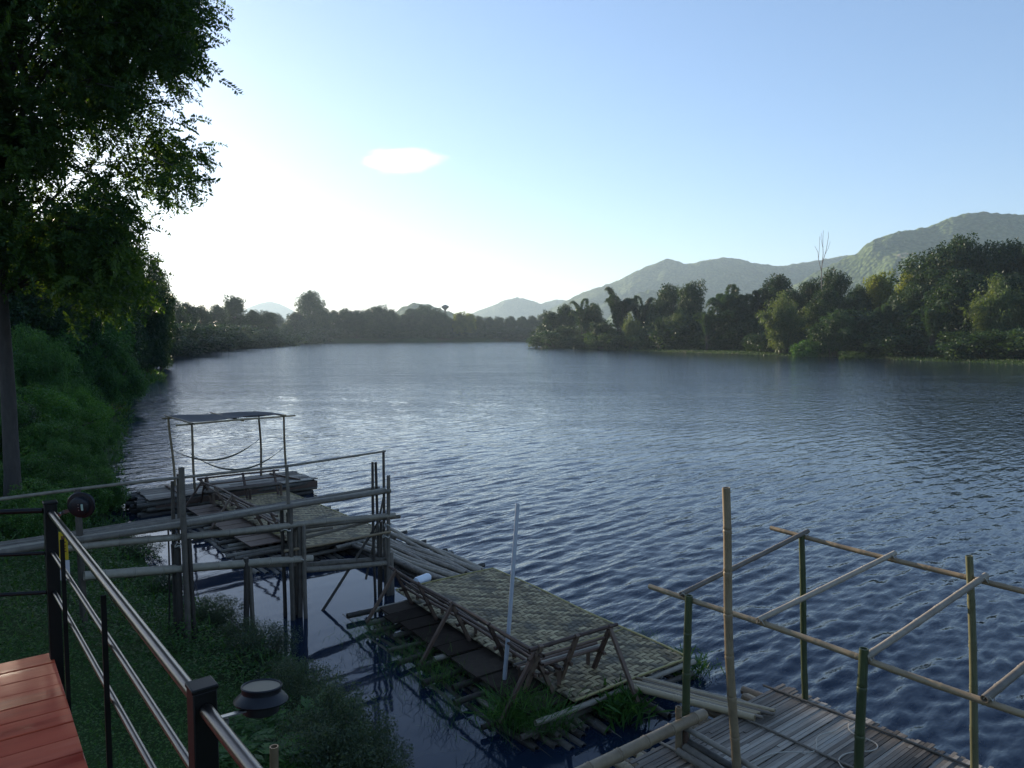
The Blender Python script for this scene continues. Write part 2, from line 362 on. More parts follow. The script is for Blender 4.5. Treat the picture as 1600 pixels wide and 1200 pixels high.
# wind exposure of the water: calm strip between the raft chain and the bank
CHAIN = np.array([(8, 3.6), (4.6, 6.2), (2.6, 8.7), (.7, 9.4), (-1.8, 13.4), (-3.6, 16.4), (-6.2, 19.5), (-9.5, 20.6), (-11.5, 20.5)])
def exposure(X, Y):
    p = np.stack([X, Y], -1).reshape(-1, 2); best = np.full(len(p), 1e9); sg = np.zeros(len(p))
    for a, b in zip(CHAIN[:-1], CHAIN[1:]):
        e = b - a; t = np.clip(((p - a) @ e) / (e @ e), 0, 1); q = p - a - t[:, None] * e
        dd = np.hypot(*q.T); cr = e[0] * q[:, 1] - e[1] * q[:, 0]
        u = dd < best; best[u] = dd[u]; sg[u] = np.where(cr[u] > 0, -1, 1)   # left of the chain direction = bank side
    s = (best * sg).reshape(X.shape)       # chain runs away from the camera: bank side lies on its left
    e = np.where(Y > 24, 1., ss(-.2, 1.6, s))
    return .035 + .965 * e
WAVES = []
wr = np.random.default_rng(3)
for lam in np.geomspace(.24, 1.15, 56):
    th = wr.normal(math.atan2(.72, -.69), .34)
    WAVES.append((2 * math.pi / lam, math.cos(th), math.sin(th), wr.uniform(0, 6.28), .0235 * lam / (2 * math.pi) * (1.45 if lam < .5 else .6)))
def waves(X, Y, r):
    Z = np.zeros_like(X); ex = exposure(X, Y); sp = np.maximum(r * .0063, r * .0042)
    for k, cx, cy, ph, am in WAVES:
        am = am * 1.3; lam = 2 * math.pi / k
        w = ss(1.8, 3.6, lam / sp)
        s = np.sin(k * (cx * X + cy * Y) + ph + .7 * np.sin(.21 * X + .13 * Y + ph))
        Z += w * am * (s + .25 * (1 - 2 * np.abs(s)))
    gust = .8 + .35 * np.sin(X * .11 + 1.7 * np.sin(Y * .05)) * np.sin(Y * .07 + X * .03)
    return Z * ex * gust
wang = np.concatenate([np.linspace(R(-80), R(-46), 40)[:-1], np.linspace(R(-46), R(46), 400), np.linspace(R(46), R(85), 46)[1:]])
wrad = np.concatenate([[.5, 2, 3.4], np.geomspace(4.2, 900, 860)])
tag(polar('river_water', wrad, wang, waves, M['water'], lambda X, Y: exposure(X, Y) * (1 + 1.4 * ss(22, 90, np.hypot(X, Y)))), kind='structure')

# ------------------------------------------------------------------ hills
def fbm(x, y, z=0, o=5): return mnoise.fractal(Vector((x, y, z)), 1.0, 2.1, o)
def hill(name, prof, dist, depth, mat, rough=1., cols=240, rows=44, seed=0):
    px = [p[0] for p in prof]; py = [p[1] for p in prof]
    xs = np.linspace(px[0], px[-1], cols); yy = np.interp(xs, px, py)
    k = np.hanning(9); k /= k.sum(); yy = np.convolve(np.pad(yy, 4, 'edge'), k, 'valid')
    V = np.zeros((rows, cols, 3))
    for j, s in enumerate(np.linspace(-1, .6, rows)):
        for i in range(cols):
            q = D(xs[i], yy[i], dist)
            h = max(q[2], 0) ; a = abs(s) if s < 0 else s / .6
            sh = (1 - a) ** 1.15
            X = q[0] * (1 + s * depth / dist); Y = dist + s * depth
            g = fbm(X / 160 + seed, Y / 160, seed) * .22 * h * (a * (1 - a) * 3.2) * rough
            t = fbm(X / 14, Y / 14, seed + 5, 3) * 3.2 * min(1, h / 25)
            V[j, i] = (X, Y, max(h * sh + g + t, -1.0) if a < .999 else -1.0)
    n, m = rows, cols; i = np.arange(n - 1)[:, None] * m + np.arange(m - 1)[None]
    F = np.stack([i, i + 1, i + m + 1, i + m], -1).reshape(-1, 4)
    c = V.reshape(-1, 3).mean(0); c[2] = 0
    o = link(name, fastmesh(name, V.reshape(-1, 3) - c, F, None, True), mat, None, c)
    return tag(o, kind='structure')
cl = D(1425, 394, 1330)
hm = hill_mat('forest_hill')
h1prof = [(1130, 520), (1190, 478), (1258, 434), (1300, 412), (1339, 394), (1362, 374), (1400, 362), (1457, 351), (1490, 336), (1515, 331), (1535, 329), (1560, 332), (1600, 333), (1680, 345), (1800, 380), (1950, 470), (2050, 525)]
h1 = hill('hill', h1prof, 1500, 420, hm, 1.2, 320, 60, 1)
h1.data.materials.clear(); h1.data.materials.append(hill_mat('forest_hill_with_cliff', (tuple(np.array(cl) - np.array(h1.location)), (48, 60, 12))))
hill('hill', [(800, 524), (850, 487), (900, 461), (930, 449), (960, 440), (1000, 419), (1020, 412), (1043, 402), (1056, 406), (1070, 413), (1085, 409), (1105, 405), (1130, 401), (1150, 402), (1180, 410), (1220, 415), (1260, 409), (1300, 401), (1345, 396), (1420, 400), (1560, 440), (1700, 520)], 2300, 520, hm, 1.2, 260, 44, 2)
hill('hill', [(725, 494), (745, 486), (770, 477), (790, 468), (809, 464), (825, 467), (845, 474), (870, 467), (890, 470), (930, 490), (990, 520)], 3300, 500, hm, .8, 160, 30, 3)
hill('hill', [(930, 520), (970, 475), (1000, 456), (1020, 452), (1045, 458), (1085, 480), (1140, 520)], 1700, 240, hm, .8, 140, 30, 4)
hill('hill', [(590, 512), (615, 487), (635, 477), (653, 473), (672, 476), (690, 483), (715, 492), (760, 515)], 1300, 200, hm, .8, 170, 30, 5)
hill('hill', [(330, 520), (375, 486), (400, 474), (422, 469), (440, 474), (465, 488), (520, 520)], 4300, 480, hm, .5, 120, 24, 6)

# haze: real air
def haze():
    b = MB(); b.box((0, 0, 146), (5000, 0, 0), (0, 5000, 0), (0, 0, 152))
    m, nt, out = newmat('haze_air')
    v = nd(nt, 'VolumePrincipled', Density=.00017, Anisotropy=.35); v.inputs['Color'].default_value = (.66, .84, 1, 1)
    nt.links.new(v.outputs[0], out.inputs['Volume'])
    tag(b.build('haze', m, loc=(0, 0, -2.6)), kind='stuff')
haze()
def cloud():
    m, nt, out = newmat('cloud_vapour')
    v = nd(nt, 'VolumePrincipled', Anisotropy=.55); v.inputs['Color'].default_value = (1, 1, 1, 1); L = nt.links
    tc = nd(nt, 'TexCoord'); sc_ = nd(nt, 'Mapping'); sc_.inputs['Scale'].default_value = (1 / 330, 1 / 130, 1 / 100); L.new(tc.outputs['Object'], sc_.inputs['Vector'])
    ln = nd(nt, 'VectorMath', operation='LENGTH'); L.new(sc_.outputs[0], ln.inputs[0])
    n = nd(nt, 'TexNoise', Scale=1.9, Detail=5.0, Roughness=.6); L.new(sc_.outputs[0], n.inputs['Vector'])
    f = nd(nt, 'Math', operation='MULTIPLY_ADD'); L.new(ln.outputs['Value'], f.inputs[0]); f.inputs[1].default_value = -1.0; L.new(n.outputs['Fac'], f.inputs[2])
    mr = nd(nt, 'MapRange'); L.new(f.outputs[0], mr.inputs[0]); mr.inputs[1].default_value = -.30; mr.inputs[2].default_value = .12; mr.inputs[3].default_value = 0; mr.inputs[4].default_value = .0045
    L.new(mr.outputs[0], v.inputs['Density'])
    nt.links.new(v.outputs[0], out.inputs['Volume'])
    dist = 4600; c = D(628, 249, dist); k = dist / FPX
    b = MB()
    lon, lat = 48, 24
    V = []
    for i in range(lat + 1):
        for j in range(lon):
            t = math.pi * i / lat; p = 2 * math.pi * j / lon
            d = Vector((math.sin(t) * math.cos(p), math.sin(t) * math.sin(p), math.cos(t)))
            x = d.x
            hgt = 25 * (1 + .25 * x)
            r = 1 + .10 * math.sin(3.1 * d.x + 1) * math.sin(2.3 * d.y + .5) + .07 * math.sin(6.3 * d.x + 2 * d.z)
            off = -6 * max(0, 1 - abs(x - .55) * 2.2)
            V.append((c[0] + (d.x * 80 * r) * k, c[1] + d.y * 125 * r, c[2] + (d.z * hgt * r + off * (d.z < 0) + x * 4) * k))
    F = [((i + 1) * lon + j, (i + 1) * lon + (j + 1) % lon, i * lon + (j + 1) % lon, i * lon + j) for i in range(lat) for j in range(lon)]
    b.add(V, F, .5, True)
    tag(b.build('cloud', m), 'small lone white cloud in the pale sky', 'cloud')
cloud()

# ------------------------------------------------------------------ foliage
def unit(a): return a / (np.linalg.norm(a, axis=-1, keepdims=True) + 1e-9)
def leaf_quads(c, d, n, Ln, Wd, tint):
    d = unit(d); s = unit(np.cross(d, n)); Ln = np.broadcast_to(Ln, len(c))[:, None]; Wd = np.broadcast_to(Wd, len(c))[:, None]
    V = np.stack([c, c + d * Ln * .45 + s * Wd * .5, c + d * Ln, c + d * Ln * .45 - s * Wd * .5], 1)
    F = np.arange(len(c) * 4).reshape(-1, 4)
    return V.reshape(-1, 3), F, np.repeat(tint, 4)
def crown_mesh(name, C, r, per, Ln, asp, g, axis=(0, 0), droop=.5, flat=.75, tspread=.35):
    """leaf clumps of radius r round the centres C"""
    C = np.asarray(C); N = len(C); r = np.broadcast_to(r, N)
    u = unit(g.normal(size=(N, per, 3))); rad = g.uniform(.25, 1, (N, per, 1)) ** .6
    off = u * rad * r[:, None, None]; off[..., 2] *= flat
    P = C[:, None] + off
    out = unit(off + .0) * .9; out[..., 2] -= droop
    d = out + g.normal(size=P.shape) * .55
    nrm = unit(g.normal(size=P.shape) * .7 + np.array((0, 0, 1.)))
    tint = np.clip(.5 + g.normal(size=(N, 1)) * tspread * .6 + g.normal(size=(N, per)) * tspread * .5, 0, 1)
    L = Ln * g.uniform(.6, 1.3, N * per)
    V, F, T = leaf_quads(P.reshape(-1, 3), d.reshape(-1, 3), nrm.reshape(-1, 3), L, L * asp, tint.ravel())
    return fastmesh(name, V, F, T)
def broad_centres(g, H, Rw, n, low=.28, lumps=7):
    """lumpy crown: a few big boughs, each a cloud of clumps"""
    B = []
    for i in range(lumps):
        a = g.uniform(0, 6.28); h = g.uniform(low + .12, .9) if i % 3 else g.uniform(low + .1, low + .3); w = (1 - abs(h - .5) * 1.3) * g.uniform(.3, .68)
        B.append((math.cos(a) * Rw * w, math.sin(a) * Rw * w, H * h, Rw * g.uniform(.30, .48)))
    B.append((0, 0, H * .86, Rw * .38)); B.append((0, 0, H * .6, Rw * .5)); B.append((0, 0, H * .3, Rw * .5)); B = np.array(B)
    w = B[:, 3] ** 2; k = g.choice(len(B), n, p=w / w.sum())
    u = unit(g.normal(size=(n, 3))) * (g.uniform(.45, 1, (n, 1)) ** .5)
    C = B[k, :3] + u * B[k, 3:4] * np.array((1, 1, .8))
    m = int(n * .45); e = unit(g.normal(size=(m, 3))) * (g.uniform(.2, 1, (m, 1)) ** .45)
    C[:m] = e * np.array((Rw * .78, Rw * .78, H * (1 - low) * .46)) + np.array((0, 0, H * (low + (1 - low) * .5)))
    C[:, 2] = np.clip(C[:, 2], H * low * .8, H * .99)
    return C, B
def tree_trunk(g, H, B, r):
    b = MB(); lean = g.normal(size=2) * .03 * H
    top = np.array((lean[0], lean[1], H * .72))
    ts = np.linspace(0, 1, 8)
    b.tube([top * t + np.array((math.sin(t * 5) * .02 * H, 0, -.4 * (t == 0))) for t in ts], [r * (1.25 - t) + .03 for t in ts], 8)
    for x, y, z, w in B:
        t0 = min(.9, max(.3, (z / H) * .7)); p0 = top * t0; p1 = np.array((x, y, z)); mid = (p0 + p1) / 2 + np.array((0, 0, -.06 * H))
        b.tube([p0, p0 * .5 + mid * .5, mid, p1], [r * .5, r * .4, r * .3, r * .1], 6)
    return b
def proto_broad(seed, H, Rw, n, per, Ln, r, low=.28, lumps=7, asp=.55, droop=.5):
    g = np.random.default_rng(seed); C, B = broad_centres(g, H, Rw, n, low, lumps)
    return crown_mesh('crown', C, r, per, Ln, asp, g, droop=droop), tree_trunk(g, H, B, H * .022), H
def proto_bamboo(seed, H, Rw, culms, Ln, sprays=40, per=5, pl=1.0, droop=.16, ex=2.4):
    g = np.random.default_rng(seed); tr = MB(); PC, PD, PT = [], [], []
    for c in range(culms):
        a = g.uniform(0, 6.28); q = g.uniform(0, 1) ** .7; b0 = np.array((math.cos(a), math.sin(a), 0)) * Rw * .22 * q
        dirv = np.array((math.cos(a + g.normal() * .4), math.sin(a + g.normal() * .4), 0))
        h = H * g.uniform(.62, 1.0) * (1 - .25 * q); lean = Rw * q * g.uniform(.4, 1.0)
        t = np.linspace(0, 1, 12)[:, None]
        P = b0 + dirv * lean * (t ** ex) + np.array((0, 0, 1.)) * h * (t - droop * q * np.clip(t - .6, 0, 1) ** 2 * 6)
        P[0, 2] = -.3
        tr.tube(P[::2], np.linspace(.05, .012, 6) * max(.7, H / 12), 5, g.random())
        ti = g.uniform(.22, 1.0, sprays); k = np.clip(ti * 11, 0, 10.99); i0 = k.astype(int); fr = (k - i0)[:, None]
        S = P[i0] * (1 - fr) + P[i0 + 1] * fr
        wid = pl * H * .085 * (1.15 - ti)[:, None] + .25
        off = g.normal(size=(sprays, 3)) * wid; off[:, 2] *= .6
        base = np.clip(.5 + g.normal() * .28, .05, .95)
        for j in range(per):
            PC.append(S + off + g.normal(size=(sprays, 3)) * .22)
            PD.append(unit(off) * .7 + dirv * .3 + np.array((0, 0, -.75)) + g.normal(size=(sprays, 3)) * .45)
            PT.append(np.clip(base + g.normal(size=sprays) * .14, 0, 1))
    C = np.concatenate(PC); Dd = np.concatenate(PD); T = np.concatenate(PT); L = Ln * g.uniform(.6, 1.3, len(C))
    V, F, T = leaf_quads(C, Dd, unit(g.normal(size=C.shape) + np.array((0, 0, .6))), L, L * .32, T)
    return fastmesh('crown', V, F, T), tr, H
def proto_bush(seed, n, per, Ln, r, asp=.5, wide=1.0, droop=.4):
    """dome one metre high"""
    g = np.random.default_rng(seed)
    B = [(0, 0, .45, .5)]
    for i in range(7):
        a = i * .9 + g.uniform(0, .8); q = wide * g.uniform(.25, .55); B.append((math.cos(a) * q, math.sin(a) * q, g.uniform(.18, .62), g.uniform(.2, .34)))
    B = np.array(B); k = g.choice(len(B), n, p=B[:, 3] / B[:, 3].sum())
    C = B[k, :3] + unit(g.normal(size=(n, 3))) * (g.uniform(.3, 1, (n, 1)) ** .5) * B[k, 3:4]; C[:, 2] = np.abs(C[:, 2])
    tr = MB()
    for x, y, z, w in B: tr.tube([(0, 0, -.15), (x * .4, y * .4, z * .5), (x, y, z)], [.03, .02, .008], 5)
    return crown_mesh('foliage', C, r, per, Ln, asp, g, droop=droop), tr, 1.0

def proto_feather(seed, H, Rw, n):
    """bamboo clump of a few tall plumes that rise, arch over and hang like feathers"""
    g = np.random.default_rng(seed); tr = MB(); PC, PD, PL, PT = [], [], [], []
    for k in range(n):
        a = k * 6.283 / n + g.uniform(-.3, .3); dv = np.array((math.cos(a), math.sin(a), 0.)); lat = np.cross(dv, (0, 0, 1.))
        reach = Rw * g.uniform(.25, 1.0); top = H * g.uniform(.72, 1.0); dr = H * (.06 + .22 * reach / Rw)
        t = np.linspace(0, 1, 60)[:, None]
        P = dv * (.3 + reach * t ** 1.8) + np.array((0, 0, 1.)) * (top * (1 - (1 - t) ** 1.7) - dr * np.clip(t - .45, 0, 1) ** 2 * 3.3)
        P[0, 2] = -.3; T = unit(np.gradient(P, axis=0))
        tr.tube(P[::6], np.linspace(.06, .012, 10), 5, g.random())
        m = 1500; ti = g.uniform(.26, 1, m); idx = (ti * 59).astype(int)
        w = H * .085 * (np.sin(np.pi * np.clip((ti - .2) / .8, 0, 1) ** .8) * .85 + .2)
        sd = g.choice([-1., 1.], m); u = g.uniform(0, 1, m) ** .7
        c = P[idx] + lat * (sd * u * w * .55)[:, None] + g.normal(size=(m, 3)) * .10 - np.array((0, 0, 1.)) * (u * w * .35)[:, None]
        PC.append(c); PD.append(lat * sd[:, None] * .75 + T[idx] * .55 - np.array((0, 0, .55)) + g.normal(size=(m, 3)) * .22)
        PL.append(w * .55 * g.uniform(.6, 1.2, m)); base = np.clip(.45 + g.normal() * .25, 0, 1); PT.append(np.clip(base + g.normal(size=m) * .14, 0, 1))
    PC, PD, PL, PT = (np.concatenate(q) for q in (PC, PD, PL, PT))
    V, F, Tn = leaf_quads(PC, PD, g.normal(size=PC.shape) + np.array((0, 0, .8)), PL, PL * .2, PT)
    return fastmesh('crown', V, F, Tn), tr, H
PROTO = {}
def proto(key, fn): PROTO[key] = fn
proto('broadA', proto_broad(11, 12, 5.2, 380, 80, .36, .95, low=.06, lumps=13))
proto('broadB', proto_broad(12, 12, 4.6, 360, 80, .36, .85, low=.05, lumps=15))
proto('broadC', proto_broad(13, 12, 6.2, 340, 80, .36, .85, low=.12, lumps=11))
proto('umbrella', proto_broad(14, 12, 5.5, 150, 60, .36, .8, low=.55, lumps=6))
proto('bambooA', proto_bamboo(21, 12, 5.4, 34, .5, sprays=75, per=7, pl=.75))
proto('bambooB', proto_bamboo(22, 12, 7.4, 26, .5, sprays=100, per=7, pl=.42, droop=.34, ex=2.1))
proto('bambooC', proto_bamboo(23, 12, 4.8, 40, .45, sprays=75, per=7, pl=.6))
proto('plume', proto_feather(26, 12, 4.2, 11))
proto('plumeB', proto_feather(27, 12, 5.0, 9))
proto('bushA', proto_bush(31, 130, 60, .075, .15)); proto('bushB', proto_bush(32, 130, 60, .075, .15, wide=1.4)); proto('bushC', proto_bush(33, 130, 60, .08, .14, asp=.35, droop=.8))
proto('nearA', proto_broad(41, 12, 5.4, 480, 120, .25, .85, low=.05, lumps=14)); proto('nearB', proto_broad(42, 12, 5.0, 480, 120, .25, .8, low=.05, lumps=16))
proto('nearBamboo', proto_bamboo(43, 12, 5.0, 40, .5, sprays=90, per=6))
proto('shrubA', proto_bush(51, 260, 110, .036, .12)); proto('shrubB', proto_bush(52, 280, 110, .036, .12, wide=1.5)); proto('shrubC', proto_bush(53, 260, 100, .045, .11, asp=.3, droop=.9))
proto('thinShrub', proto_bush(54, 150, 80, .036, .14, asp=.5, wide=.9))

_mesh_cache = {}
def plant(key, mat, x, y, H, wide, rz, name, label, cat, group=None, z=None, tilt=0., bark='bark'):
    me, tr, h0 = PROTO[key]
    ck = (key, mat)
    if ck not in _mesh_cache:
        m2 = me.copy(); m2.materials.append(M[mat]); _mesh_cache[ck] = m2
    if (key, bark) not in _mesh_cache:
        t = tr.build('trunk', M[bark], loc=(0, 0, 0)); _mesh_cache[(key, bark)] = t.data; bpy.data.objects.remove(t)
    bush = h0 == 1.0
    root = thing(name, label, cat, (x, y, gz(x, y) - .05 if z is None else z), group)
    s = H / h0; root.scale = (s * wide, s * wide, s); root.rotation_euler = (tilt, 0, rz)
    for nm, d in (('foliage' if bush else 'crown', _mesh_cache[ck]), ('stem' if bush else 'trunk', _mesh_cache[(key, bark)])):
        o = bpy.data.objects.new(nm, d); COL.objects.link(o); o.parent = root
    return root
def at_px(px, y, topy):                # ground position and height of something standing at distance y
    p = D(px, topy, y); g0 = gz(p[0], y)
    return p[0], y, max(p[2] - g0, .3)

# ---- far bank: one row of separate trees at the end of the river
FAR = 'trees of the low wood at the river end'
far = [(447, 505, 395, 'broadB'), (462, 490, 405, 'broadA'), (505, 487, 425, 'broadB'), (520, 486, 440, 'broadA'), (540, 484, 445, 'broadB'), (556, 488, 440, 'broadC'), (573, 484, 455, 'broadA'),
       (591, 480, 460, 'broadB'), (611, 485, 462, 'broadA'), (628, 492, 475, 'broadB'), (643, 483, 480, 'broadA'), (660, 481, 480, 'broadC'), (677, 483, 485, 'broadB'), (692, 489, 485, 'broadA'),
       (705, 498, 490, 'broadB'), (748, 494, 505, 'broadB'), (764, 495, 508, 'broadA'), (780, 497, 510, 'broadB'), (797, 496, 515, 'broadA'), (815, 495, 518, 'broadB'), (832, 493, 520, 'broadA'), (850, 490, 520, 'broadB'),
       (430, 489, 470, 'broadA'), (415, 490, 470, 'broadB'), (480, 500, 480, 'broadA'), (550, 492, 480, 'broadB'), (600, 492, 490, 'broadC'), (650, 492, 500, 'broadB'), (700, 500, 510, 'broadA'), (770, 500, 525, 'broadB'), (820, 500, 530, 'broadB')]
for px, ty, y, k in far:
    x, y, h = at_px(px, y + 8, ty + rnd.uniform(-1.5, 1.5))
    plant(k, 'leaf_dark', x, y, h * 1.04, rnd.uniform(.85, 1.15), rnd.uniform(0, 6), 'far_tree', 'dark rounded tree in the low wood along the far end of the river', 'tree', FAR)
x, y, h = at_px(484, 428, 456)
plant('broadA', 'leaf_dark', x, y, h * 1.04, .95, 1.1, 'tall_tree', 'tallest round-topped tree standing above the far wood at the river end', 'tree')
for px, ty, y, lab in ((718, 489, 495, 'yellow-green sunlit tree right of the water tower on the far bank'), (733, 491, 500, 'pale green tree beside the yellow-green one on the far bank')):
    x, y, h = at_px(px, y, ty)
    plant('broadB', 'leaf_yellow', x, y, h * 1.05, .9, px, 'pale_tree', lab, 'tree')
for i, (px, ty, y) in enumerate([(442, 512, 394), (458, 512, 400), (480, 510, 425), (500, 512, 434), (518, 511, 441), (545, 512, 452), (562, 512, 457), (580, 511, 463), (605, 510, 468), (622, 512, 473), (640, 511, 479), (665, 512, 486), (690, 512, 490), (715, 514, 498), (740, 512, 502), (765, 511, 507), (790, 512, 511), (815, 511, 515), (838, 512, 519)]):
    x, y, h = at_px(px, y + 4, ty)
    plant('bushB', 'leaf_dark', x, y, h * 1.1, 2.2, px, 'far_bush', 'low dark bush at the water edge under the far wood', 'bush', 'bushes at the foot of the far wood')

# ---- right bank
def right(lst, name, cat, group=None):
    for px, ty, y, k, mat, wide, lab in lst:
        x, y, h = at_px(px, y, ty)
        plant(k, mat, x, y, h * 1.03, wide, rnd.uniform(0, 6), name, lab, cat, group)
right([(862, 487, 285, 'broadB', 'leaf_dark', .8, 'dark tree at the left tip of the right bank'),
       (884, 476, 282, 'broadA', 'leaf_dark', .8, 'second dark tree from the left tip of the right bank'),
       (1050, 449, 235, 'broadC', 'leaf_dark', .75, 'thin-topped tree between the two bamboo plumes of the right bank'),
       (1080, 442, 225, 'broadB', 'leaf_dark', .7, 'dark open-crowned tree left of the fan-shaped bamboo'),
       (1192, 436, 203, 'plumeB', 'leaf_dark', .6, 'small dark plumed bamboo just right of the fan-shaped bamboo'),
       (1214, 431, 205, 'broadA', 'leaf_dark', .75, 'dark double-topped tree under the saddle of the hills'),
       (1268, 439, 190, 'broadB', 'leaf_dark', .7, 'dark dome tree just left of the bare tree'),
       (1303, 424, 185, 'umbrella', 'leaf_dark', .55, 'small flat-topped tree just right of the bare tree'),
       (1375, 428, 190, 'broadB', 'leaf_yellow', .7, 'yellow-green sunlit tree on the skyline right of the bare tree'),
       (1343, 446, 190, 'broadA', 'leaf_mid', .6, 'lower green tree beside the yellow-green sunlit tree'),
       (1425, 422, 180, 'broadA', 'leaf_yellow', .6, 'yellow-green tree tucked behind the overhanging dark bough'),
       (1468, 392, 170, 'umbrella', 'leaf_dark', 1.0, 'dark tree with a bough overhanging to the left below the cliff'),
       (1503, 370, 168, 'broadA', 'leaf_dark', .7, 'highest dark tree of the right bank'),
       (1545, 386, 165, 'broadC', 'leaf_dark', .8, 'dark tree just right of the highest one'),
       (1592, 384, 160, 'broadA', 'leaf_dark', .8, 'dark tree at the right edge of the photo'),
       (1640, 376, 155, 'broadB', 'leaf_dark', .8, 'dark tree beyond the right edge behind the bamboo'),
       (1430, 445, 165, 'broadB', 'leaf_dark', .9, 'dark tree standing under the overhanging bough'),
       (1290, 452, 176, 'broadA', 'leaf_dark', .8, 'dark tree hiding the foot of the bare tree'),
       (1240, 455, 185, 'broadA', 'leaf_dark', .8, 'dark tree behind the large yellowish bamboo'),
       (1330, 462, 175, 'broadB', 'leaf_dark', .9, 'dark tree in front of the lower green tree'),
       (1150, 465, 205, 'broadA', 'leaf_dark', .9, 'dark tree below the fan-shaped bamboo'),
       (1030, 470, 232, 'broadB', 'leaf_dark', .8, 'dark tree behind the pale bamboo sprays of the right bank'),
       (925, 475, 260, 'broadA', 'leaf_dark', .8, 'dark tree below the first bamboo plume'),
       (1500, 425, 150, 'broadA', 'leaf_dark', 1.0, 'broad dark tree below the highest tree'),
       (1590, 430, 145, 'broadB', 'leaf_dark', 1.0, 'broad dark tree behind the light bamboo at the right edge')], 'bank_tree', 'tree')
right([(912, 456, 252, 'plumeB', 'leaf_bamboo', .95, 'first dark bamboo plume leaning left near the tip of the right bank'),
       (968, 433, 240, 'plume', 'leaf_dark', .95, 'dark bamboo with the tall twin plumes near the tip of the right bank'),
       (1003, 449, 240, 'plumeB', 'leaf_dark', .95, 'dark bamboo arching right beside the twin plumes'),
       (1140, 426, 206, 'plume', 'leaf_bamboo', .95, 'fan-shaped dark bamboo standing above the middle of the right bank'),
       (1172, 437, 207, 'plumeB', 'leaf_bamboo', .95, 'narrow bamboo plume right of the fan-shaped bamboo'),
       (1060, 474, 215, 'bambooC', 'leaf_pale', .7, 'pale feathery bamboo in front of the open-crowned tree'),
       (985, 482, 228, 'bambooC', 'leaf_pale', .6, 'pale bamboo spray below the twin plumes'),
       (1030, 486, 216, 'plumeB', 'leaf_bamboo', .7, 'low green bamboo spray between the two pale ones'),
       (1106, 468, 200, 'plumeB', 'leaf_bamboo', .8, 'green bamboo in front of the fan-shaped one'),
       (1225, 446, 175, 'bambooC', 'leaf_pale', .85, 'large yellowish bamboo in the middle of the right bank'),
       (1390, 446, 158, 'plume', 'leaf_bamboo', .7, 'green bamboo below the yellow-green sunlit tree'),
       (1310, 468, 160, 'bambooB', 'leaf_bamboo', .9, 'green bamboo below the flat-topped tree'),
       (1560, 418, 138, 'bambooC', 'leaf_pale', .9, 'light yellowish bamboo near the right edge'),
       (1460, 455, 143, 'plumeB', 'leaf_bamboo', .9, 'drooping green bamboo left of the light bamboo'),
       (1622, 425, 133, 'plume', 'leaf_bamboo', .9, 'green bamboo beyond the light bamboo at the right edge'),
       (940, 490, 240, 'bambooB', 'leaf_dark', .8, 'low dark bamboo at the water below the first plume'),
       (880, 500, 265, 'bambooB', 'leaf_dark', .8, 'low dark bamboo drooping to the water at the tip of the right bank')], 'bamboo_clump', 'bamboo')
bb = 'bushes along the foot of the right bank'
for i in range(34):
    px = 862 + i * 23 + rnd.uniform(-7, 7)
    ysh = np.interp(px, [850, 1000, 1300, 1600, 1700], [268, 218, 158, 119, 112])
    x, y, h = at_px(px, ysh + rnd.uniform(9, 14) * (1 if px > 980 else .35), np.interp(px, [850, 1000, 1300, 1600], [525, 522, 520, 520]) + rnd.uniform(-14, 8))
    plant(rnd.choice(['bushA', 'bushB', 'bushC']), rnd.choice(['leaf_mid', 'leaf_dark', 'leaf_bamboo', 'leaf_mid']), x, y, h, rnd.uniform(1.4, 2.0), rnd.uniform(0, 6), 'bank_bush', 'dense green bush at the foot of the trees on the right bank', 'bush', bb)
for i in range(26):
    px = 870 + i * 30 + rnd.uniform(-9, 9)
    ysh = np.interp(px, [850, 1000, 1300, 1600, 1700], [268, 218, 158, 119, 112])
    x, y, h = at_px(px, ysh + rnd.uniform(16, 24), np.interp(px, [850, 1000, 1300, 1600], [505, 498, 490, 480]) + rnd.uniform(-14, 12))
    plant(rnd.choice(['bushA', 'bushB', 'bushC']), rnd.choice(['leaf_bamboo', 'leaf_dark', 'leaf_dark', 'leaf_mid']), x, y, h, rnd.uniform(1.0, 1.4), rnd.uniform(0, 6), 'thicket', 'tall rounded thicket mounded under the trees of the right bank', 'bush', 'thickets under the right bank trees')
x, y, h = at_px(1338, 151, 549); plant('bushB', 'leaf_mid', x, y, h * 1.1, 1.5, .4, 'bright_bush', 'small fresh green bush on the grassy edge of the right bank', 'bush')
x, y, h = at_px(1262, 163, 527); plant('bushC', 'leaf_shrub', x, y, h, 1.0, 1.4, 'young_bamboo', 'fresh green bush with upright fronds on the right bank', 'bush')

# bare dead tree
def dead_tree():
    x, y, h = at_px(1286, 183, 360); g = gz(x, y)
    root = thing('bare_tree', 'tall bare leafless tree rising above the right bank', 'tree', (x, y, g))
    b = MB(); k = h
    b.tube([(x, y, g - .3), (x + .1, y, g + k * .4), (x - .1, y, g + k * .68)], [.2, .15, .11], 8); b.build('trunk', M['pale_bark'], root)
    for pts, r in (([(-.1, .68), (.2, .8), (.0, .92), (.1, 1.0)], .13), ([(-.1, .66), (-1.0, .76), (-1.2, .82), (-2.1, .87)], .1), ([(.1, .73), (1.0, .84), (1.5, .95), (1.4, .99)], .1),
                   ([(-1.0, .76), (-.8, .88), (-.9, .95)], .06), ([(.05, .86), (-.5, .93), (-.4, .98)], .06), ([(.7, .8), (1.5, .85), (2.0, .91)], .06)):
        c = MB(); c.tube([(x + a, y + .2 * a, g + k * t) for a, t in pts], np.linspace(r * .75, .035, len(pts)), 6); c.build('bough', M['pale_bark'], root)
dead_tree()
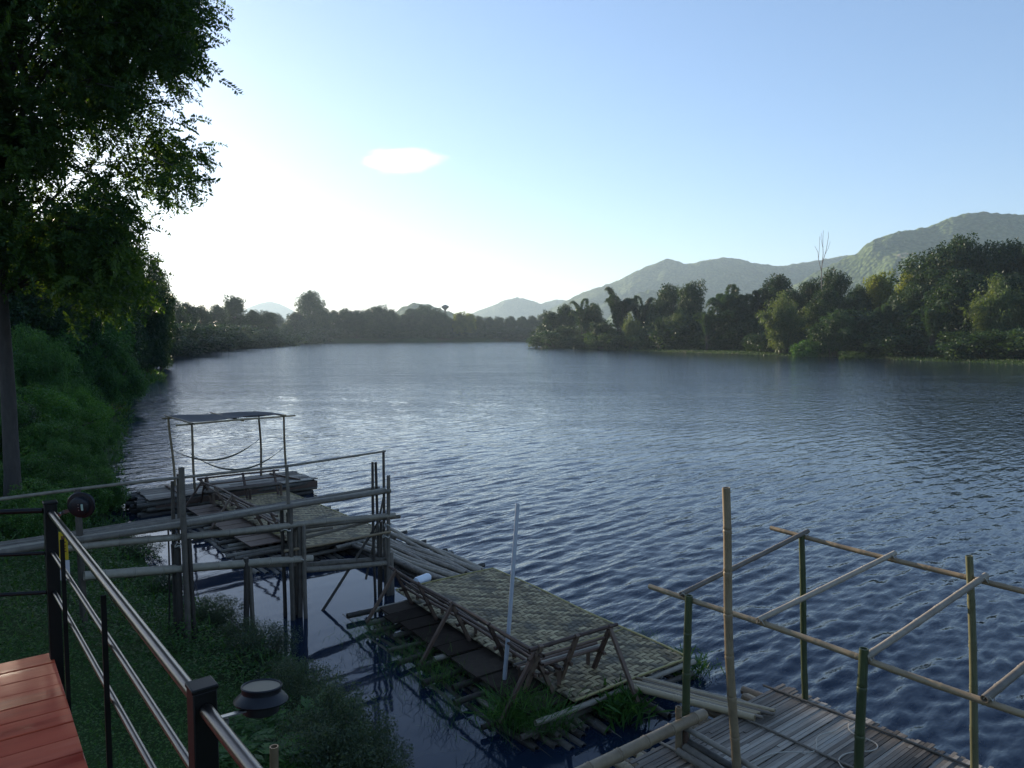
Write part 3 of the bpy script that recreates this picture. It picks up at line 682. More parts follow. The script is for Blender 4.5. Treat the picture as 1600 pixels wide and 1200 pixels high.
# water tower
def tower():
    p = D(695.5, 476, 560); g = gz(p[0], 560)
    root = thing('water_tower', 'slender mushroom-topped water tower above the far wood', 'tower', (p[0], 560, g))
    b = MB(); b.lathe([(.9, -.5), (.8, 4), (.75, p[2] - g - 3)], (p[0], 560, g)); b.build('shaft', M['concrete'], root)
    t = MB(); t.lathe([(.75, -4.2), (1.4, -3.3), (2.6, -2.4), (2.9, -1.6), (2.6, -1.0), (1.2, -.4), (.3, 0)], (p[0], 560, p[2])); t.build('tank', M['concrete'], root)
tower()
def hut():
    p = D(779, 522, 513); c = (p[0], 513, gz(p[0], 513)); root = thing('hut', 'tiny pale-roofed hut among the trees on the far bank', 'hut', c)
    c = np.array(c); c[2] = max(c[2], .9)
    b = MB(); b.box(c + (0, 0, 1.4), (1.9, 0, 0), (0, 1.8, 0), (0, 0, 1.4)); b.build('wall', M['concrete'], root)
    r = MB(); V = [c + q for q in ((-2.5, -2.3, 2.7), (2.5, -2.3, 2.7), (2.5, 2.3, 2.7), (-2.5, 2.3, 2.7), (-2.5, 0, 4.1), (2.5, 0, 4.1))]
    r.add(V, [(0, 1, 5, 4), (2, 3, 4, 5), (0, 4, 3), (1, 2, 5), (0, 3, 2, 1)]); r.build('roof', M['white_sheet'], root)
hut()

# ---- left bank, far part
right([(418, 487, 330, 'broadB', 'leaf_dark', .9, 'dark tree at the tip of the left bank by the inlet'),
       (396, 485, 312, 'broadA', 'leaf_dark', .9, 'second dark tree from the tip of the left bank'),
       (366, 463, 300, 'broadB', 'leaf_dark', .8, 'tall leafy tree rising above the left bank tip'),
       (340, 477, 285, 'broadA', 'leaf_dark', .9, 'tree just left of the tall leafy one on the left bank'),
       (312, 479, 262, 'broadB', 'leaf_dark', .9, 'rounded tree midway along the far left bank'),
       (290, 473, 235, 'broadA', 'leaf_dark', .9, 'rounded tree at the bend of the far left bank'),
       (266, 466, 200, 'broadC', 'leaf_dark', .9, 'wide tree where the left bank turns away'),
       (300, 500, 215, 'bambooB', 'leaf_dark', 1.0, 'drooping dark bamboo on the far left bank'),
       (350, 498, 262, 'bambooB', 'leaf_dark', 1.0, 'drooping bamboo nearest the tip of the left bank')], 'left_bank_tree', 'tree')
fb = 'bushes overhanging the water along the far left bank'
for i in range(18):
    t = i / 17; px = 232 + 196 * t; y = np.interp(px, [215, 240, 290, 350, 420, 440], [128, 152, 188, 238, 300, 330]) + 3
    x, y, h = at_px(px, y, np.interp(px, [230, 290, 430], [505, 512, 516]) + rnd.uniform(-8, 5))
    plant(rnd.choice(['bushA', 'bushB']), 'leaf_dark', x - 1, y, h, rnd.uniform(1.2, 1.8), rnd.uniform(0, 6), 'overhanging_bush', 'dark bush overhanging the water along the far left bank', 'bush', fb)

# ---- left bank, near part
right([(222, 400, 88, 'nearA', 'leaf_dark', .6, 'dark tree right behind the big feathery tree crown'),
       (246, 426, 108, 'nearB', 'leaf_dark', .42, 'open-crowned tree at the right end of the dark trees behind the big tree'),
       (150, 405, 70, 'nearB', 'leaf_mid', .65, 'leafy tree left of the dark one behind the big crown'),
       (150, 430, 56, 'nearA', 'leaf_dark', .9, 'leafy tree in the middle of the near left bank'),
       (95, 380, 50, 'nearB', 'leaf_dark', .9, 'tall leafy tree rising behind the shrubs of the near left bank'),
       (40, 400, 44, 'nearA', 'leaf_dark', .9, 'tree right of the big trunk behind the shrubs'),
       (-60, 330, 42, 'nearB', 'leaf_dark', .9, 'tree left of the big trunk behind the shrubs'),
       (-220, 300, 46, 'nearA', 'leaf_dark', 1.1, 'tree standing beyond the left edge'),
       (-420, 250, 44, 'nearB', 'leaf_dark', 1.1, 'tall tree standing beyond the left edge'),
       (120, 330, 78, 'nearA', 'leaf_dark', 1.0, 'tall dark tree deep in the left bank wood'),
       (0, 320, 72, 'nearB', 'leaf_dark', 1.0, 'tall tree deep in the wood behind the big trunk'),
       (-150, 300, 75, 'nearA', 'leaf_dark', 1.1, 'tall tree deep in the wood beyond the left edge'),
       (205, 470, 120, 'nearA', 'leaf_dark', .7, 'dark tree over the grassy spit of the left bank')], 'wood_tree', 'tree')
ls = [(226, 556, 88, 'shrubB', 'leaf_shrub', 1.0, 'low shrub on the grassy spit that juts into the water'), (203, 510, 82, 'shrubA', 'leaf_dark', 1.1, 'dark shrub behind the grassy spit'), (178, 520, 76, 'shrubB', 'leaf_shrub', 1.1, 'green shrub left of the grassy spit'),
      (172, 565, 62, 'shrubA', 'leaf_dark', 1.1, 'dark shrub leaning over the water left of the spit'), (158, 595, 52, 'shrubB', 'leaf_shrub', 1.2, 'shrub with branches dipping into the water'), (140, 485, 62, 'shrubA', 'leaf_shrub', 1.2, 'tall creeper-hung shrub in the middle of the left bank'),
      (120, 470, 52, 'shrubC', 'leaf_shrub', 1.1, 'creeper-draped shrub with light tips on the left bank'), (70, 455, 46, 'shrubB', 'leaf_shrub', 1.2, 'creeper mound right of the big trunk'), (35, 500, 38, 'shrubC', 'leaf_shrub', 1.1, 'shrub close to the right of the big trunk'),
      (140, 540, 45, 'shrubB', 'leaf_shrub', 1.2, 'low dark shrub below the creepers on the left bank'), (95, 540, 38, 'shrubC', 'leaf_shrub', 1.0, 'fan-leaved shrub below the creeper mound'), (110, 600, 33, 'shrubA', 'leaf_bright', 1.1, 'bright green shrub at mid height of the left bank'),
      (130, 612, 35, 'shrubB', 'leaf_bright', 1.0, 'bright shrub beside the water on the left bank'), (60, 600, 28, 'shrubB', 'leaf_bright', 1.2, 'green shrub right of the trunk foot'), (146, 655, 31, 'shrubB', 'leaf_shrub', 1.1, 'low shrub bulging over the water above the bamboo pavilion'),
      (125, 665, 27, 'shrubA', 'leaf_shrub', 1.1, 'shrub with a broken branch above the bamboo pavilion'), (85, 680, 23, 'shrubC', 'leaf_shrub', 1.1, 'dense low shrub in front of the trunk foot'), (40, 700, 19, 'shrubA', 'leaf_shrub', 1.1, 'small shrub beside the trunk foot'),
      (-40, 620, 24, 'shrubB', 'leaf_shrub', 1.2, 'shrub left of the big trunk'), (-110, 560, 30, 'shrubA', 'leaf_dark', 1.2, 'tall shrub beyond the left edge'), (-30, 530, 36, 'shrubA', 'leaf_shrub', 1.2, 'tall shrub behind the big trunk'),
      (135, 705, 24.5, 'shrubB', 'leaf_shrub', 1.0, 'shrub at the water edge left of the pavilion'), (170, 745, 21, 'shrubA', 'leaf_shrub', .9, 'small green shrub beside the bamboo pavilion deck'), (110, 725, 19.5, 'shrubB', 'leaf_shrub', 1.1, 'low shrub behind the walkway handrail'),
      (185, 475, 95, 'shrubA', 'leaf_dark', 1.2, 'dark shrub under the trees behind the spit'), (60, 745, 16, 'shrubB', 'leaf_shrub', 1.1, 'low shrub under the walkway handrail at the left'), (163, 636, 42, 'shrubA', 'leaf_shrub', 1.0, 'shrub over the rippled water by the left bank')]
ls = [(a_, b_, c_, d_, e_, f_ * (.62 if c_ > 30 else .8), g_) for a_, b_, c_, d_, e_, f_, g_ in ls]
right(ls, 'shrub', 'shrub')
for i in range(60):                                  # dense undergrowth between the shrubs
    px = rnd.uniform(-120, 205); y = rnd.uniform(22, 95)
    x, y, h = at_px(px, y, 522 + 5 * FPX / y * rnd.uniform(-.05, .45) - 40)
    h = min(h, .5 + .055 * y)
    if shore_dist(np.array([x]), np.array([y]))[0] < .8 * h: continue
    plant(rnd.choice(['shrubA', 'shrubB', 'shrubC']), rnd.choice(['leaf_dark', 'leaf_mid', 'leaf_shrub', 'leaf_shrub']), x, y, h, rnd.uniform(.9, 1.2), rnd.uniform(0, 6), 'undergrowth_shrub', 'dark green shrub crowded among others on the left bank', 'shrub', 'shrubs crowding the near left bank')

# shore shrubs close to the camera
for px, py, h, w, lab in ((548, 1200, 1.05, .85, 'tall thin-leaved grey-green shrub over the calm water right of the lamp'), (498, 1195, .95, .9, 'grey-green shrub at the water edge behind the nearer lamp'),
        (470, 1105, .75, 1.0, 'dark shrub at the water edge up from the nearer lamp'), (412, 1035, .7, 1.1, 'dark shrub in front of the lone walkway posts'), (340, 975, .6, 1.1, 'shrub at the foot of the left walkway posts'),
        (262, 925, .55, 1.1, 'shrub under the lowest walkway beam'), (218, 868, .6, 1.1, 'shrub under the walkway near the bank'), (590, 1235, .75, .8, 'low grey-green shrub at the bottom by the water'),
        (440, 1070, .5, 1.0, 'small shrub between the lamp and the lone walkway posts'), (375, 1005, .5, 1.2, 'low shrub between the left and lone walkway posts'), (535, 1250, .9, .9, 'bushy grey-green shrub at the bottom right of the bamboo stake')):
    p = G(px, py); plant('thinShrub', 'leaf_grey', p[0], p[1], h, w, rnd.uniform(0, 6), 'shore_shrub', lab, 'shrub')

def fern(px, py, y0, n, L, label):
    p = G(px, py + 38); y0 = p[1]; z = gz(p[0], y0) + .03; root = thing('fern', label, 'fern', (p[0], y0, z))
    g = np.random.default_rng(int(px)); Cc, Dd, Nn, Ls = [], [], [], []
    st = MB()
    for i in range(n):
        a = g.uniform(0, 6.28); d = np.array((math.cos(a), math.sin(a), 0)); l = L * g.uniform(.6, 1.1); up = g.uniform(.5, 1.1)
        t = np.linspace(0, 1, 16)[:, None]
        P = np.array((p[0], y0, z)) + d * l * t + np.array((0, 0, 1)) * l * (up * t - (up * .55 + .25) * t ** 2)
        st.tube(P[::3], np.linspace(.006, .002, 6), 4)
        sd_ = np.cross(d, (0, 0, 1.))
        for s in (-1, 1):
            Cc.append(P[2:]); Dd.append(np.repeat((sd_ * s + d * .55)[None], 14, 0) + g.normal(size=(14, 3)) * .1); Nn.append(np.repeat(np.array(((0, 0, 1.),)), 14, 0)); Ls.append(l * .34 * np.sin(np.linspace(.5, 3.0, 14)))
    Cc = np.concatenate(Cc); Ls = np.concatenate(Ls)
    V, F, T = leaf_quads(Cc, np.concatenate(Dd), np.concatenate(Nn), Ls, Ls * .3, np.clip(g.normal(.5, .25, len(Cc)), 0, 1))
    me = fastmesh('frond', V - np.array(root.location), F, T); link('frond', me, M['leaf_bright'], root); st.build('stem', M['leaf_mid'], root)
for a in ((430, 1135, 6.7, 22, .95, 'largest feathery fern below the nearer lamp'), (490, 1165, 6.9, 18, .8, 'feathery fern right of the bamboo stake'), (395, 1180, 5.9, 18, .75, 'feathery fern left of the bamboo stake'), (520, 1190, 6.6, 16, .6, 'fern at the bottom beside the grey-green shrub'), (440, 1200, 5.9, 16, .55, 'fern at the very bottom right of the stake'), (370, 1140, 6.6, 16, .6, 'fern hidden partly by the near railing post')): fern(*a)

# grass and creepers on the near bank (uncountable)
def ground_cover():
    g = np.random.default_rng(5)
    def pts(n, x0, x1, y0, y1, dmin, dmax):
        X = g.uniform(x0, x1, n); Y = g.uniform(y0, y1, n); d = shore_dist(X, Y)
        k = (d > dmin) & (d < dmax) & (Y > np.abs(X) * .95) ; k &= ~((X > -3.2) & (Y < 3.2))
        return X[k], Y[k], d[k]
    # low creepers
    n = 420000; X, Y, d = pts(n, -16, 2, 3.0, 20, -.15, 5.2)
    keep = (g.random(len(X)) < np.clip(1.25 - Y / 18, .25, 1)) & ((d > .5) | (wob(X * 3.1, Y * 2.7) > -.25)); X, Y, d = X[keep], Y[keep], d[keep]
    mound = .10 + .16 * (wob(X * 2.1, Y * 2.1) * .5 + .5) + .10 * (wob(X * 5.3 + 2, Y * 5.1) * .5 + .5)
    Z = ground_z(X, Y) + mound * g.uniform(.3, 1.1, len(X)) * np.clip(d + .6, .2, 1)
    Z = np.maximum(Z, .02)
    P = np.stack([X, Y, Z], -1); dirs = g.normal(size=P.shape) * (1, 1, .35); L = g.uniform(.02, .048, len(P)) * np.clip(Y / 8, .8, 1.8); AS = np.full(len(P), .6); wd = g.random(len(P)) < .035; L[wd] *= 4.5; AS[wd] = .07; dirs[wd, 2] = np.abs(dirs[wd, 2]) + .9
    tint = np.clip(.5 + .25 * wob(X * 1.3, Y * 1.5) + g.normal(size=len(P)) * .2, 0, 1)
    V, F, T = leaf_quads(P, dirs, unit(g.normal(size=P.shape) * .45 + np.array((0, 0, 1.))), L, L * AS, tint)
    tag(link('ground_cover', fastmesh('ground_cover', V, F, T), M['ground_leaf']), 'low leafy creepers covering the near bank slope', 'ground cover', kind='stuff')
    # mown grass
    n = 520000; X, Y, d = pts(n, -18, 1, 3.0, 17, 3.6, 14)
    keep = g.random(len(X)) < np.clip(1.3 - Y / 16, .25, 1); X, Y, d = X[keep], Y[keep], d[keep]
    P = np.stack([X, Y, ground_z(X, Y) - .01], -1); dirs = g.normal(size=P.shape) * (.5, .5, 0) + np.array((0, 0, 1.))
    L = g.uniform(.05, .12, len(P)); tint = np.clip(.5 + .22 * wob(X * 1.1 + 1, Y * 1.2) + g.normal(size=len(P)) * .2, 0, 1)
    V, F, T = leaf_quads(P, dirs, g.normal(size=P.shape), L, np.clip(L * .12, .008, 1), tint)
    tag(link('grass', fastmesh('grass', V, F, T), M['grass']), 'short green lawn grass beside the deck', 'grass', kind='stuff')
    # bank grass farther along the left shore and on the right bank
    X = g.uniform(-60, -8, 160000); Y = g.uniform(16, 110, 160000); d = shore_dist(X, Y); k = (d > -.2) & (d < 6) & (g.random(len(X)) < 26 / Y)
    X, Y = X[k], Y[k]
    P = np.stack([X, Y, ground_z(X, Y)], -1); dirs = g.normal(size=P.shape) * (.8, .8, .2) + np.array((.3, -.2, .8)); L = g.uniform(.12, .3, len(P)) * np.clip(Y / 30, 1, 2.4)
    A = leaf_quads(P, dirs, g.normal(size=P.shape), L, L * .22, np.clip(.5 + .25 * wob(X * .7, Y * .7) + g.normal(size=len(P)) * .2, 0, 1))
    tag(link('bank_grass', fastmesh('bank_grass', *A), M['ground_leaf']), 'rough grass and weeds on the left bank slope', 'grass', kind='stuff')
    X = g.uniform(10, 110, 200000); Y = g.uniform(80, 275, 200000); d = shore_dist(X, Y); k = (d > -.3) & (d < 11); X, Y = X[k], Y[k]
    P = np.stack([X, Y, ground_z(X, Y)], -1); dirs = g.normal(size=P.shape) * (.6, .6, .1) + np.array((0, 0, .7)); L = g.uniform(.18, .42, len(P))
    A = leaf_quads(P, dirs, g.normal(size=P.shape), L, L * .35, np.clip(.5 + .3 * wob(X * .3, Y * .3) + g.normal(size=len(P)) * .15, 0, 1))
    tag(link('meadow_grass', fastmesh('meadow_grass', *A), M['leaf_bamboo']), 'low strip of grass along the right bank', 'grass', kind='stuff')
ground_cover()

# ---- the big feathery tree at the left
def big_tree():
    base = np.array((-11.42, 16.7, 0)); base[2] = gz(base[0], base[1])
    root = thing('feathery_tree', 'big tree with feathery drooping branches and bare grey trunk on the left', 'tree', base)
    g = np.random.default_rng(17)
    T = [base + q for q in ((0, 0, -.3), (.02, 0, 1.2), (-.02, .05, 3), (-.12, .1, 5), (-.15, .2, 7.5), (.1, .3, 10), (.3, .2, 12.5), (.5, .1, 15))]
    tr = MB(); tr.tube(T, [.22, .165, .148, .14, .13, .115, .085, .04], 14); tr.build('trunk', M['bark'], root)
    T = np.array(T)
    edge = [(-400, 300), (-80, 345), (0, 345), (60, 338), (95, 325), (140, 305), (180, 292), (205, 312), (240, 338), (275, 338), (300, 300), (305, 235), (330, 222), (350, 242), (380, 232), (410, 240), (440, 250), (470, 225), (500, 185), (540, 140), (590, 110)]
    ey, ex = zip(*edge)
    hole = [(70, 30, 20), (95, 292, 18), (215, 262, 24), (12, 330, 14), (235, 90, 10), (190, 200, 10), (20, 85, 10), (130, 215, 9), (255, 150, 12)]
    C = []
    while len(C) < 980:
        y = g.uniform(13.2, 20.5); py = g.uniform(-380, 585); e = np.interp(py, ey, ex)
        px = g.uniform(-330, 1) if g.random() < .22 else e - 42 - (e + 60) * g.uniform(0, 1) ** 1.25
        if px > e - 42: continue
        if any((px - hx) ** 2 + (py - hy) ** 2 < (hr + 34) ** 2 and g.random() < .9 for hx, hy, hr in hole): continue
        if py > np.interp(px, [-330, 0, 80, 160, 260], [370, 385, 400, 455, 500]): continue
        if py < -60 and g.random() < .35: continue
        p = D(px, py, y)
        if np.hypot(p[0] - base[0], p[1] - base[1]) > 7.5: continue
        C.append(p)
    C = np.array(C)
    br = MB(); PC, PD, PN, PL, PT = [], [], [], [], []
    boughs = {}
    for p in C:
        t = np.clip((p[2] - base[2]) / 13 * .9 - .05 + g.normal() * .05, .44, .98); k = t * (len(T) - 1); i = int(min(k, len(T) - 2)); q = T[i] + (T[i + 1] - T[i]) * (k - i)
        d = p - q; L = np.linalg.norm(d)
        m1 = q + d * .35 + np.array((0, 0, .12 * L)); m2 = q + d * .72 + np.array((0, 0, .13 * L))
        r = .008 + .006 * L
        if g.random() < .22: br.tube([q, m1, m2, p], [r * .9, r * .55, r * .3, .006], 5, g.random())
        else: br.tube([m2 * .6 + p * .4, m2 * .3 + p * .7, p], [.012, .009, .005], 5, g.random())
        h = unit(np.array((d[0], d[1], 0)) + 1e-6)
        ct = np.clip(.5 + g.normal() * .22, .05, .95)
        for s in range(18):                       # compound sprays round the branch end
            o = p - d / L * g.uniform(0, .75) + g.normal(size=3) * (.26, .26, .22)
            dr = unit(h * g.uniform(.1, 1) + g.normal(size=3) * .6 + np.array((0, 0, -.28)))
            n = 17; tt = np.linspace(.05, 1, n)[:, None]; l = g.uniform(.35, .65)
            Q = o + dr * l * tt + np.array((0, 0, -.13)) * tt ** 2
            sd_ = unit(np.cross(dr, unit(g.normal(size=3))))
            for sg in (-1, 1):
                PC.append(Q); PD.append(np.repeat((sd_ * sg + dr * .5)[None], n, 0) + g.normal(size=(n, 3)) * .25)
                PL.append(np.full(n, .092) * g.uniform(.75, 1.25, n)); PT.append(np.clip(ct + g.normal(size=n) * .12, 0, 1))
    PC, PD = np.concatenate(PC), np.concatenate(PD); PL = np.concatenate(PL)
    V, F, Tn = leaf_quads(PC, PD, g.normal(size=PC.shape), PL, PL * .42, np.concatenate(PT))
    link('crown', fastmesh('crown', V - base, F, Tn), M['leaf_big'], root)
    br.build('branches', M['bark'], root)
big_tree()

# ------------------------------------------------------------------ red deck and steel railing
A3 = lambda *a: np.array(a, float)
def deck():
    zt = 3.30; c0 = A3(-2.465, 3.86, 0); e = A3(.602, -.7985, 0); n = A3(-.7985, -.602, 0)   # edge direction, plank direction
    root = thing('wooden_deck', 'red painted plank deck with damp patches beside the railing', 'deck', (-2.6, 3.2, zt))
    w = .148
    for i in range(22):
        b = MB(); a = c0 + e * (i * w + .0035)
        L = 4.2; z = zt - .016 + rnd.uniform(-.002, .002)
        b.box(a + e * (w / 2 - .0035) + n * L / 2 + A3(0, 0, z), n * L / 2, e * (w / 2 - .0035), A3(0, 0, .016), rnd.random())
        b.build('plank', M['deck_red'], root, bevel=.003)
    b = MB(); L = 22 * w
    b.box(c0 + e * L / 2 + n * .06 + A3(0, 0, zt - .13), e * L / 2, n * .025, A3(0, 0, .096)); b.box(c0 + e * .05 + n * 2.1 + A3(0, 0, zt - .13), n * 2.0, e * .025, A3(0, 0, .096))
    b.build('joist', M['wood_brown'], root)
    for s, t in ((.15, .12), (1.6, .12), (3.0, .12), (.15, 2.6)):
        q = c0 + e * s + n * t; g = gz(q[0], q[1]); b = MB(); b.box(A3(q[0], q[1], (g - .4 + zt - .23) / 2), A3(.05, 0, 0), A3(0, .05, 0), A3(0, 0, (zt - .23 - g + .4) / 2)); b.build('support_post', M['wood_brown'], root)
deck()
RC, RN = A3(-2.405, 3.80, 0), A3(-.774, 1.79, 0)         # railing corner post and nearer post
re = (RN - RC) / np.linalg.norm(RN - RC); rn = A3(-re[1], re[0], 0)
def railing():
    root = thing('steel_railing', 'black steel railing with shiny tube rails along the red deck', 'railing', (RC[0], RC[1], 3.1))
    zt = 4.12
    def post(p, name):
        b = MB(); b.box(A3(p[0], p[1], (zt + 3.02) / 2), re * .029, rn * .029, A3(0, 0, (zt - 3.02) / 2)); o = b.build(name, M['steel_black'], root, bevel=.003)
        c = MB(); c.box(A3(p[0], p[1], zt + .006), re * .032, rn * .032, A3(0, 0, .006)); c.build('cap', M['steel_black'], o, bevel=.003)
    far = RN + re * 2.58
    for p in (RC, RN, far): post(p, 'post')
    L = 2.578
    for a in (RC, RN):
        s, t = a + re * .034, a + re * (L - .034)
        for z, r in ((4.075, .017), (3.865, .011), (3.655, .011)):
            b = MB(); b.tube([s + A3(0, 0, z), t + A3(0, 0, z)], r, 14); b.build('rail', M['rail_metal'], root)
        for f in ((.215, .58) if a is RC else (.2, .5, .8)):
            q = a + re * L * f; b = MB(); b.box(A3(q[0], q[1], 3.565) - rn * .024, re * .004, rn * .009, A3(0, 0, .49)); b.build('baluster', M['steel_black'], root)
    ld_ = A3(-.985, -.17, 0)
    for z, r in ((4.085, .014), (3.86, .010), (3.65, .010)):
        b = MB(); b.tube([RC + ld_ * .034 + A3(0, 0, z), RC + ld_ * 3 + A3(0, 0, z)], r, 12); b.build('side_rail', M['steel_black'], root)
    post(RC + ld_ * 3.03, 'post')
railing()
def lamp(c, axis, arm0, label):
    """round gutter lamp: axis points from its underside to its panel"""
    c = np.asarray(c, float); ax = np.asarray(axis, float); ax /= np.linalg.norm(ax)
    root = thing('solar_lamp', label, 'lamp', c)
    b = MB(); b.lathe([(.042, -.036), (.047, -.032), (.049, -.010), (.068, -.007), (.071, -.002), (.067, .004), (.055, .015), (.051, .019), (.051, .028), (.054, .034), (.052, .037), (.049, .035), (.0485, .032)], c, ax, 40); b.build('body', M['plastic_black'], root)
    b = MB(); b.lathe([(.048, .0325), (.048, .0335)], c, ax, 32); b.build('solar_panel', M['panel'], root)
    u = np.cross(ax, (0, 0, 1.) if abs(ax[2]) < .9 else (1., 0, 0)); u /= np.linalg.norm(u); v = np.cross(ax, u)
    b = MB(); b.box(c - ax * .0375 + u * .022, u * .005, v * .017, ax * .002); b.build('lens', M['lens'], root, bevel=.001)
    for k in (-1, 0, 1):
        b = MB(); q = c - ax * .0365 + u * .004 + v * .015 * k; b.lathe([(.003, -.002), (.003, .001)], q, ax, 10); b.build('screw', M['bracket'], root)
    arm0 = np.asarray(arm0, float); d = c - arm0; d -= ax * (d @ ax) * .2; p1 = c - d / np.linalg.norm(d) * .058 - ax * .012
    b = MB(); b.bar(arm0, p1, .018, .004, up=ax); b.build('bracket', M['bracket'], root)
    b = MB(); q = arm0 + (p1 - arm0) * .3; b.lathe([(.004, -.022), (.010, -.02), (.010, -.008), (.003, -.006)], q, ax, 12); b.build('wing_screw', M['bracket'], root)
pl = D(408, 1092, 1.93)
lamp(pl, (.02, .13, 1), RN + rn * .03 + re * .012 + A3(0, 0, 4.035) , 'round black solar lamp bracketed to the nearer railing post, panel up')
pf = D(127, 789, 3.78)
lamp(pf, (-.05, .93, .12), RC + A3(.036, 0, 4.06), 'round black solar lamp on the corner railing post, turned so its underside shows')
def sign():
    c = D(97, 853, 3.95); ax = A3(.93, .1, 0); ax /= np.linalg.norm(ax)
    root = thing('warning_sheet', 'small yellow printed sheet over a white one, hung behind the corner railing post', 'sign', c)
    n = A3(-ax[1], ax[0], 0)
    b = MB(); b.box(c, ax * .030, n * .0015, A3(0, 0, .077)); b.build('yellow_sheet', M['yellow'], root)
    k = MB()
    for u, z, w, h in ((0.006, .045, .009, .010), (.006, .02, .014, .004), (.006, .0, .016, .003), (.006, -.015, .013, .003), (.006, -.03, .016, .003)): k.box(c + ax * u - n * .0018 + A3(0, 0, z), ax * w, n * .0006, A3(0, 0, h))
    k.build('print', M['sign_ink'], root)
    b = MB(); b.box(c + A3(0, 0, -.135) + ax * .01, ax * .024, n * .0015, A3(0, 0, .055)); b.build('white_sheet', M['white_sheet'], root)
sign()
def stake():
    p = D(427, 1166, 4.1); g = gz(p[0], p[1]); b = MB(); b.bamboo((p[0], p[1], g - .3), p, .026, .025, node=.3)
    tag(b.build('bamboo_stake', M['bamboo_tan'], loc=(p[0], p[1], g)), 'short cut bamboo stake among the ferns at the bottom', 'stake')
stake()

# ------------------------------------------------------------------ raised bamboo walkway from the bank
WA, WB = A3(-10.8, 7.2, 0), A3(-2.30, 14.08, 0)
we = (WB - WA) / np.linalg.norm(WB - WA); wn_ = A3(-we[1], we[0], 0)
def wk(px, dn=0):                      # ground point of the walkway line at a photo column
    d = ray(px, 700); k = d[0] / d[1]; t = (k * WA[1] - WA[0]) / (we[0] - k * we[1]); return WA + we * t + wn_ * dn
def wz(px, py, dn=0):
    q = wk(px, dn); return D(px, py, q[1])
def walkway():
    root = thing('bamboo_walkway', 'old raised bamboo walkway on posts from the left bank to the rafts', 'walkway', (WA[0], WA[1], 1.9))
    for i in range(4):                 # tread poles side by side
        b = MB(); o = wn_ * (-.12 + .085 * i)
        p0 = WA + o + A3(0, 0, 2.02 + rnd.uniform(-.01, .01)); p1 = wk(603 - i * 4) + o + A3(0, 0, 2.05 + rnd.uniform(-.015, .015))
        b.bamboo(p0, p1, .05, .042, node=.5, bow=-.05, wob=.006); b.build('tread_pole', M['bamboo_grey'], root)
    for dn, z0, z1, r in ((.32, 1.93, 1.98, .045), (.40, 1.95, 1.99, .042)):
        b = MB(); b.bamboo(WA + wn_ * dn + A3(0, 0, z0), wk(300) + wn_ * dn + A3(0, 0, z1), r, r * .9, node=.5); b.build('tread_pole', M['bamboo_grey'], root)
    b = MB(); pts = [wz(-120, 798), wz(0, 780), wz(100, 767), wz(190, 756), wz(330, 741), wz(450, 728), wz(602, 705)]
    rr = [.026, .026, .025, .025, .024, .023, .02]; b.tube(pts, rr, 10, .6, hollow=.04); b.build('handrail', M['bamboo_grey'], root)
    def beam(a, c, r, n=1, dn=-.16, dz=.0, mat='bamboo_grey', bow=0):
        for i in range(n):
            b = MB(); o = A3(0, 0, dz * i) + wn_ * (.07 * i)
            b.bamboo(wz(*a, dn) + o, wz(*c, dn) + o, r, r * .85, node=.42, bow=bow, wob=.01); b.build('beam', M[mat], root)
    beam((95, 858), (617, 804), .056); beam((330, 838), (626, 807), .045, 1, -.06)
    beam((130, 900), (488, 872), .07, 1, -.17); beam((200, 896), (470, 880), .05, 1, -.05)
    beam((478, 890), (609, 879), .055, 2, -.12, .05); beam((500, 880), (606, 874), .05, 1, .06)
    beam((445, 861), (609, 831), .028, 1, -.2, mat='bamboo_tan'); beam((470, 841), (592, 811), .03, 1, .1); beam((472, 832), (520, 824), .03, 1, .2)
    def post(px, top, r, dn=0., lean=0., mat='post_wood', bot=-1.3):
        t = wz(px, top, dn); p0 = A3(t[0] - lean, t[1], bot)
        b = MB(); n = 7; ts = np.linspace(0, 1, n); w0 = rnd.uniform(0, 6)
        b.tube([p0 + (t - p0) * k + A3(math.sin(w0 + k * 5), math.cos(w0 + k * 4), 0) * .012 for k in ts], [r * (1.08 - .12 * k) * (1 + .05 * math.sin(w0 + 9 * k)) for k in ts], 9, rnd.random()); b.build('post', M[mat], root)
    post(285, 730, .046, -.22, 0); post(276, 741, .022, .12, .02); post(268, 752, .032, .2, -.02); post(297, 842, .036, -.24, -.02); post(272, 850, .055, .02, .0); post(279, 856, .05, -.1, .01); post(262, 820, .014, .1, .06, 'bamboo_dark')
    post(449, 726, .03, -.05, -.05); post(441, 790, .034, .14, 0); post(455, 795, .04, -.2, .02); post(467, 815, .046, -.14, .03); post(460, 826, .05, .1, 0); post(474, 822, .036, -.26, -.04); post(452, 800, .045, .02, -.03)
    post(383, 872, .046, -.2, .01); post(391, 876, .04, -.15, -.01)
    post(582, 722, .027, -.05, -.03); post(588, 722, .027, .05, -.02); post(598, 704, .028, .10, -.05); post(606, 743, .038, -.16, .0); post(611, 862, .055, -.16, .0); post(604, 880, .04, .02, .08); post(594, 815, .034, .12, .0)
    q = wk(121); b = MB(); b.tube([A3(q[0], q[1], gz(q[0], q[1]) - .3), D(121, 764, q[1])], [.055, .045], 9); b.build('post', M['post_wood'], root)
    # lashings and a diagonal strut
    for px, py, r in ((284, 852, .10), (447, 827, .085), (606, 820, .07), (603, 838, .06), (470, 872, .11), (112, 846, .08)):
        c = wz(px, py, -.16); b = MB(); b.tube([c + A3(math.cos(a) * r, math.sin(a) * r * .9, .02 * math.sin(3 * a)) for a in np.linspace(0, 6.28, 16)], .010, 6, .9); b.build('lashing', M['rope'], root)
    b = MB(); b.bamboo(wz(495, 968, -.1) , wz(602, 800, .1), .028, .024); b.bamboo(wz(572, 905), wz(600, 772), .022, .02); b.build('strut', M['post_wood'], root)
walkway()

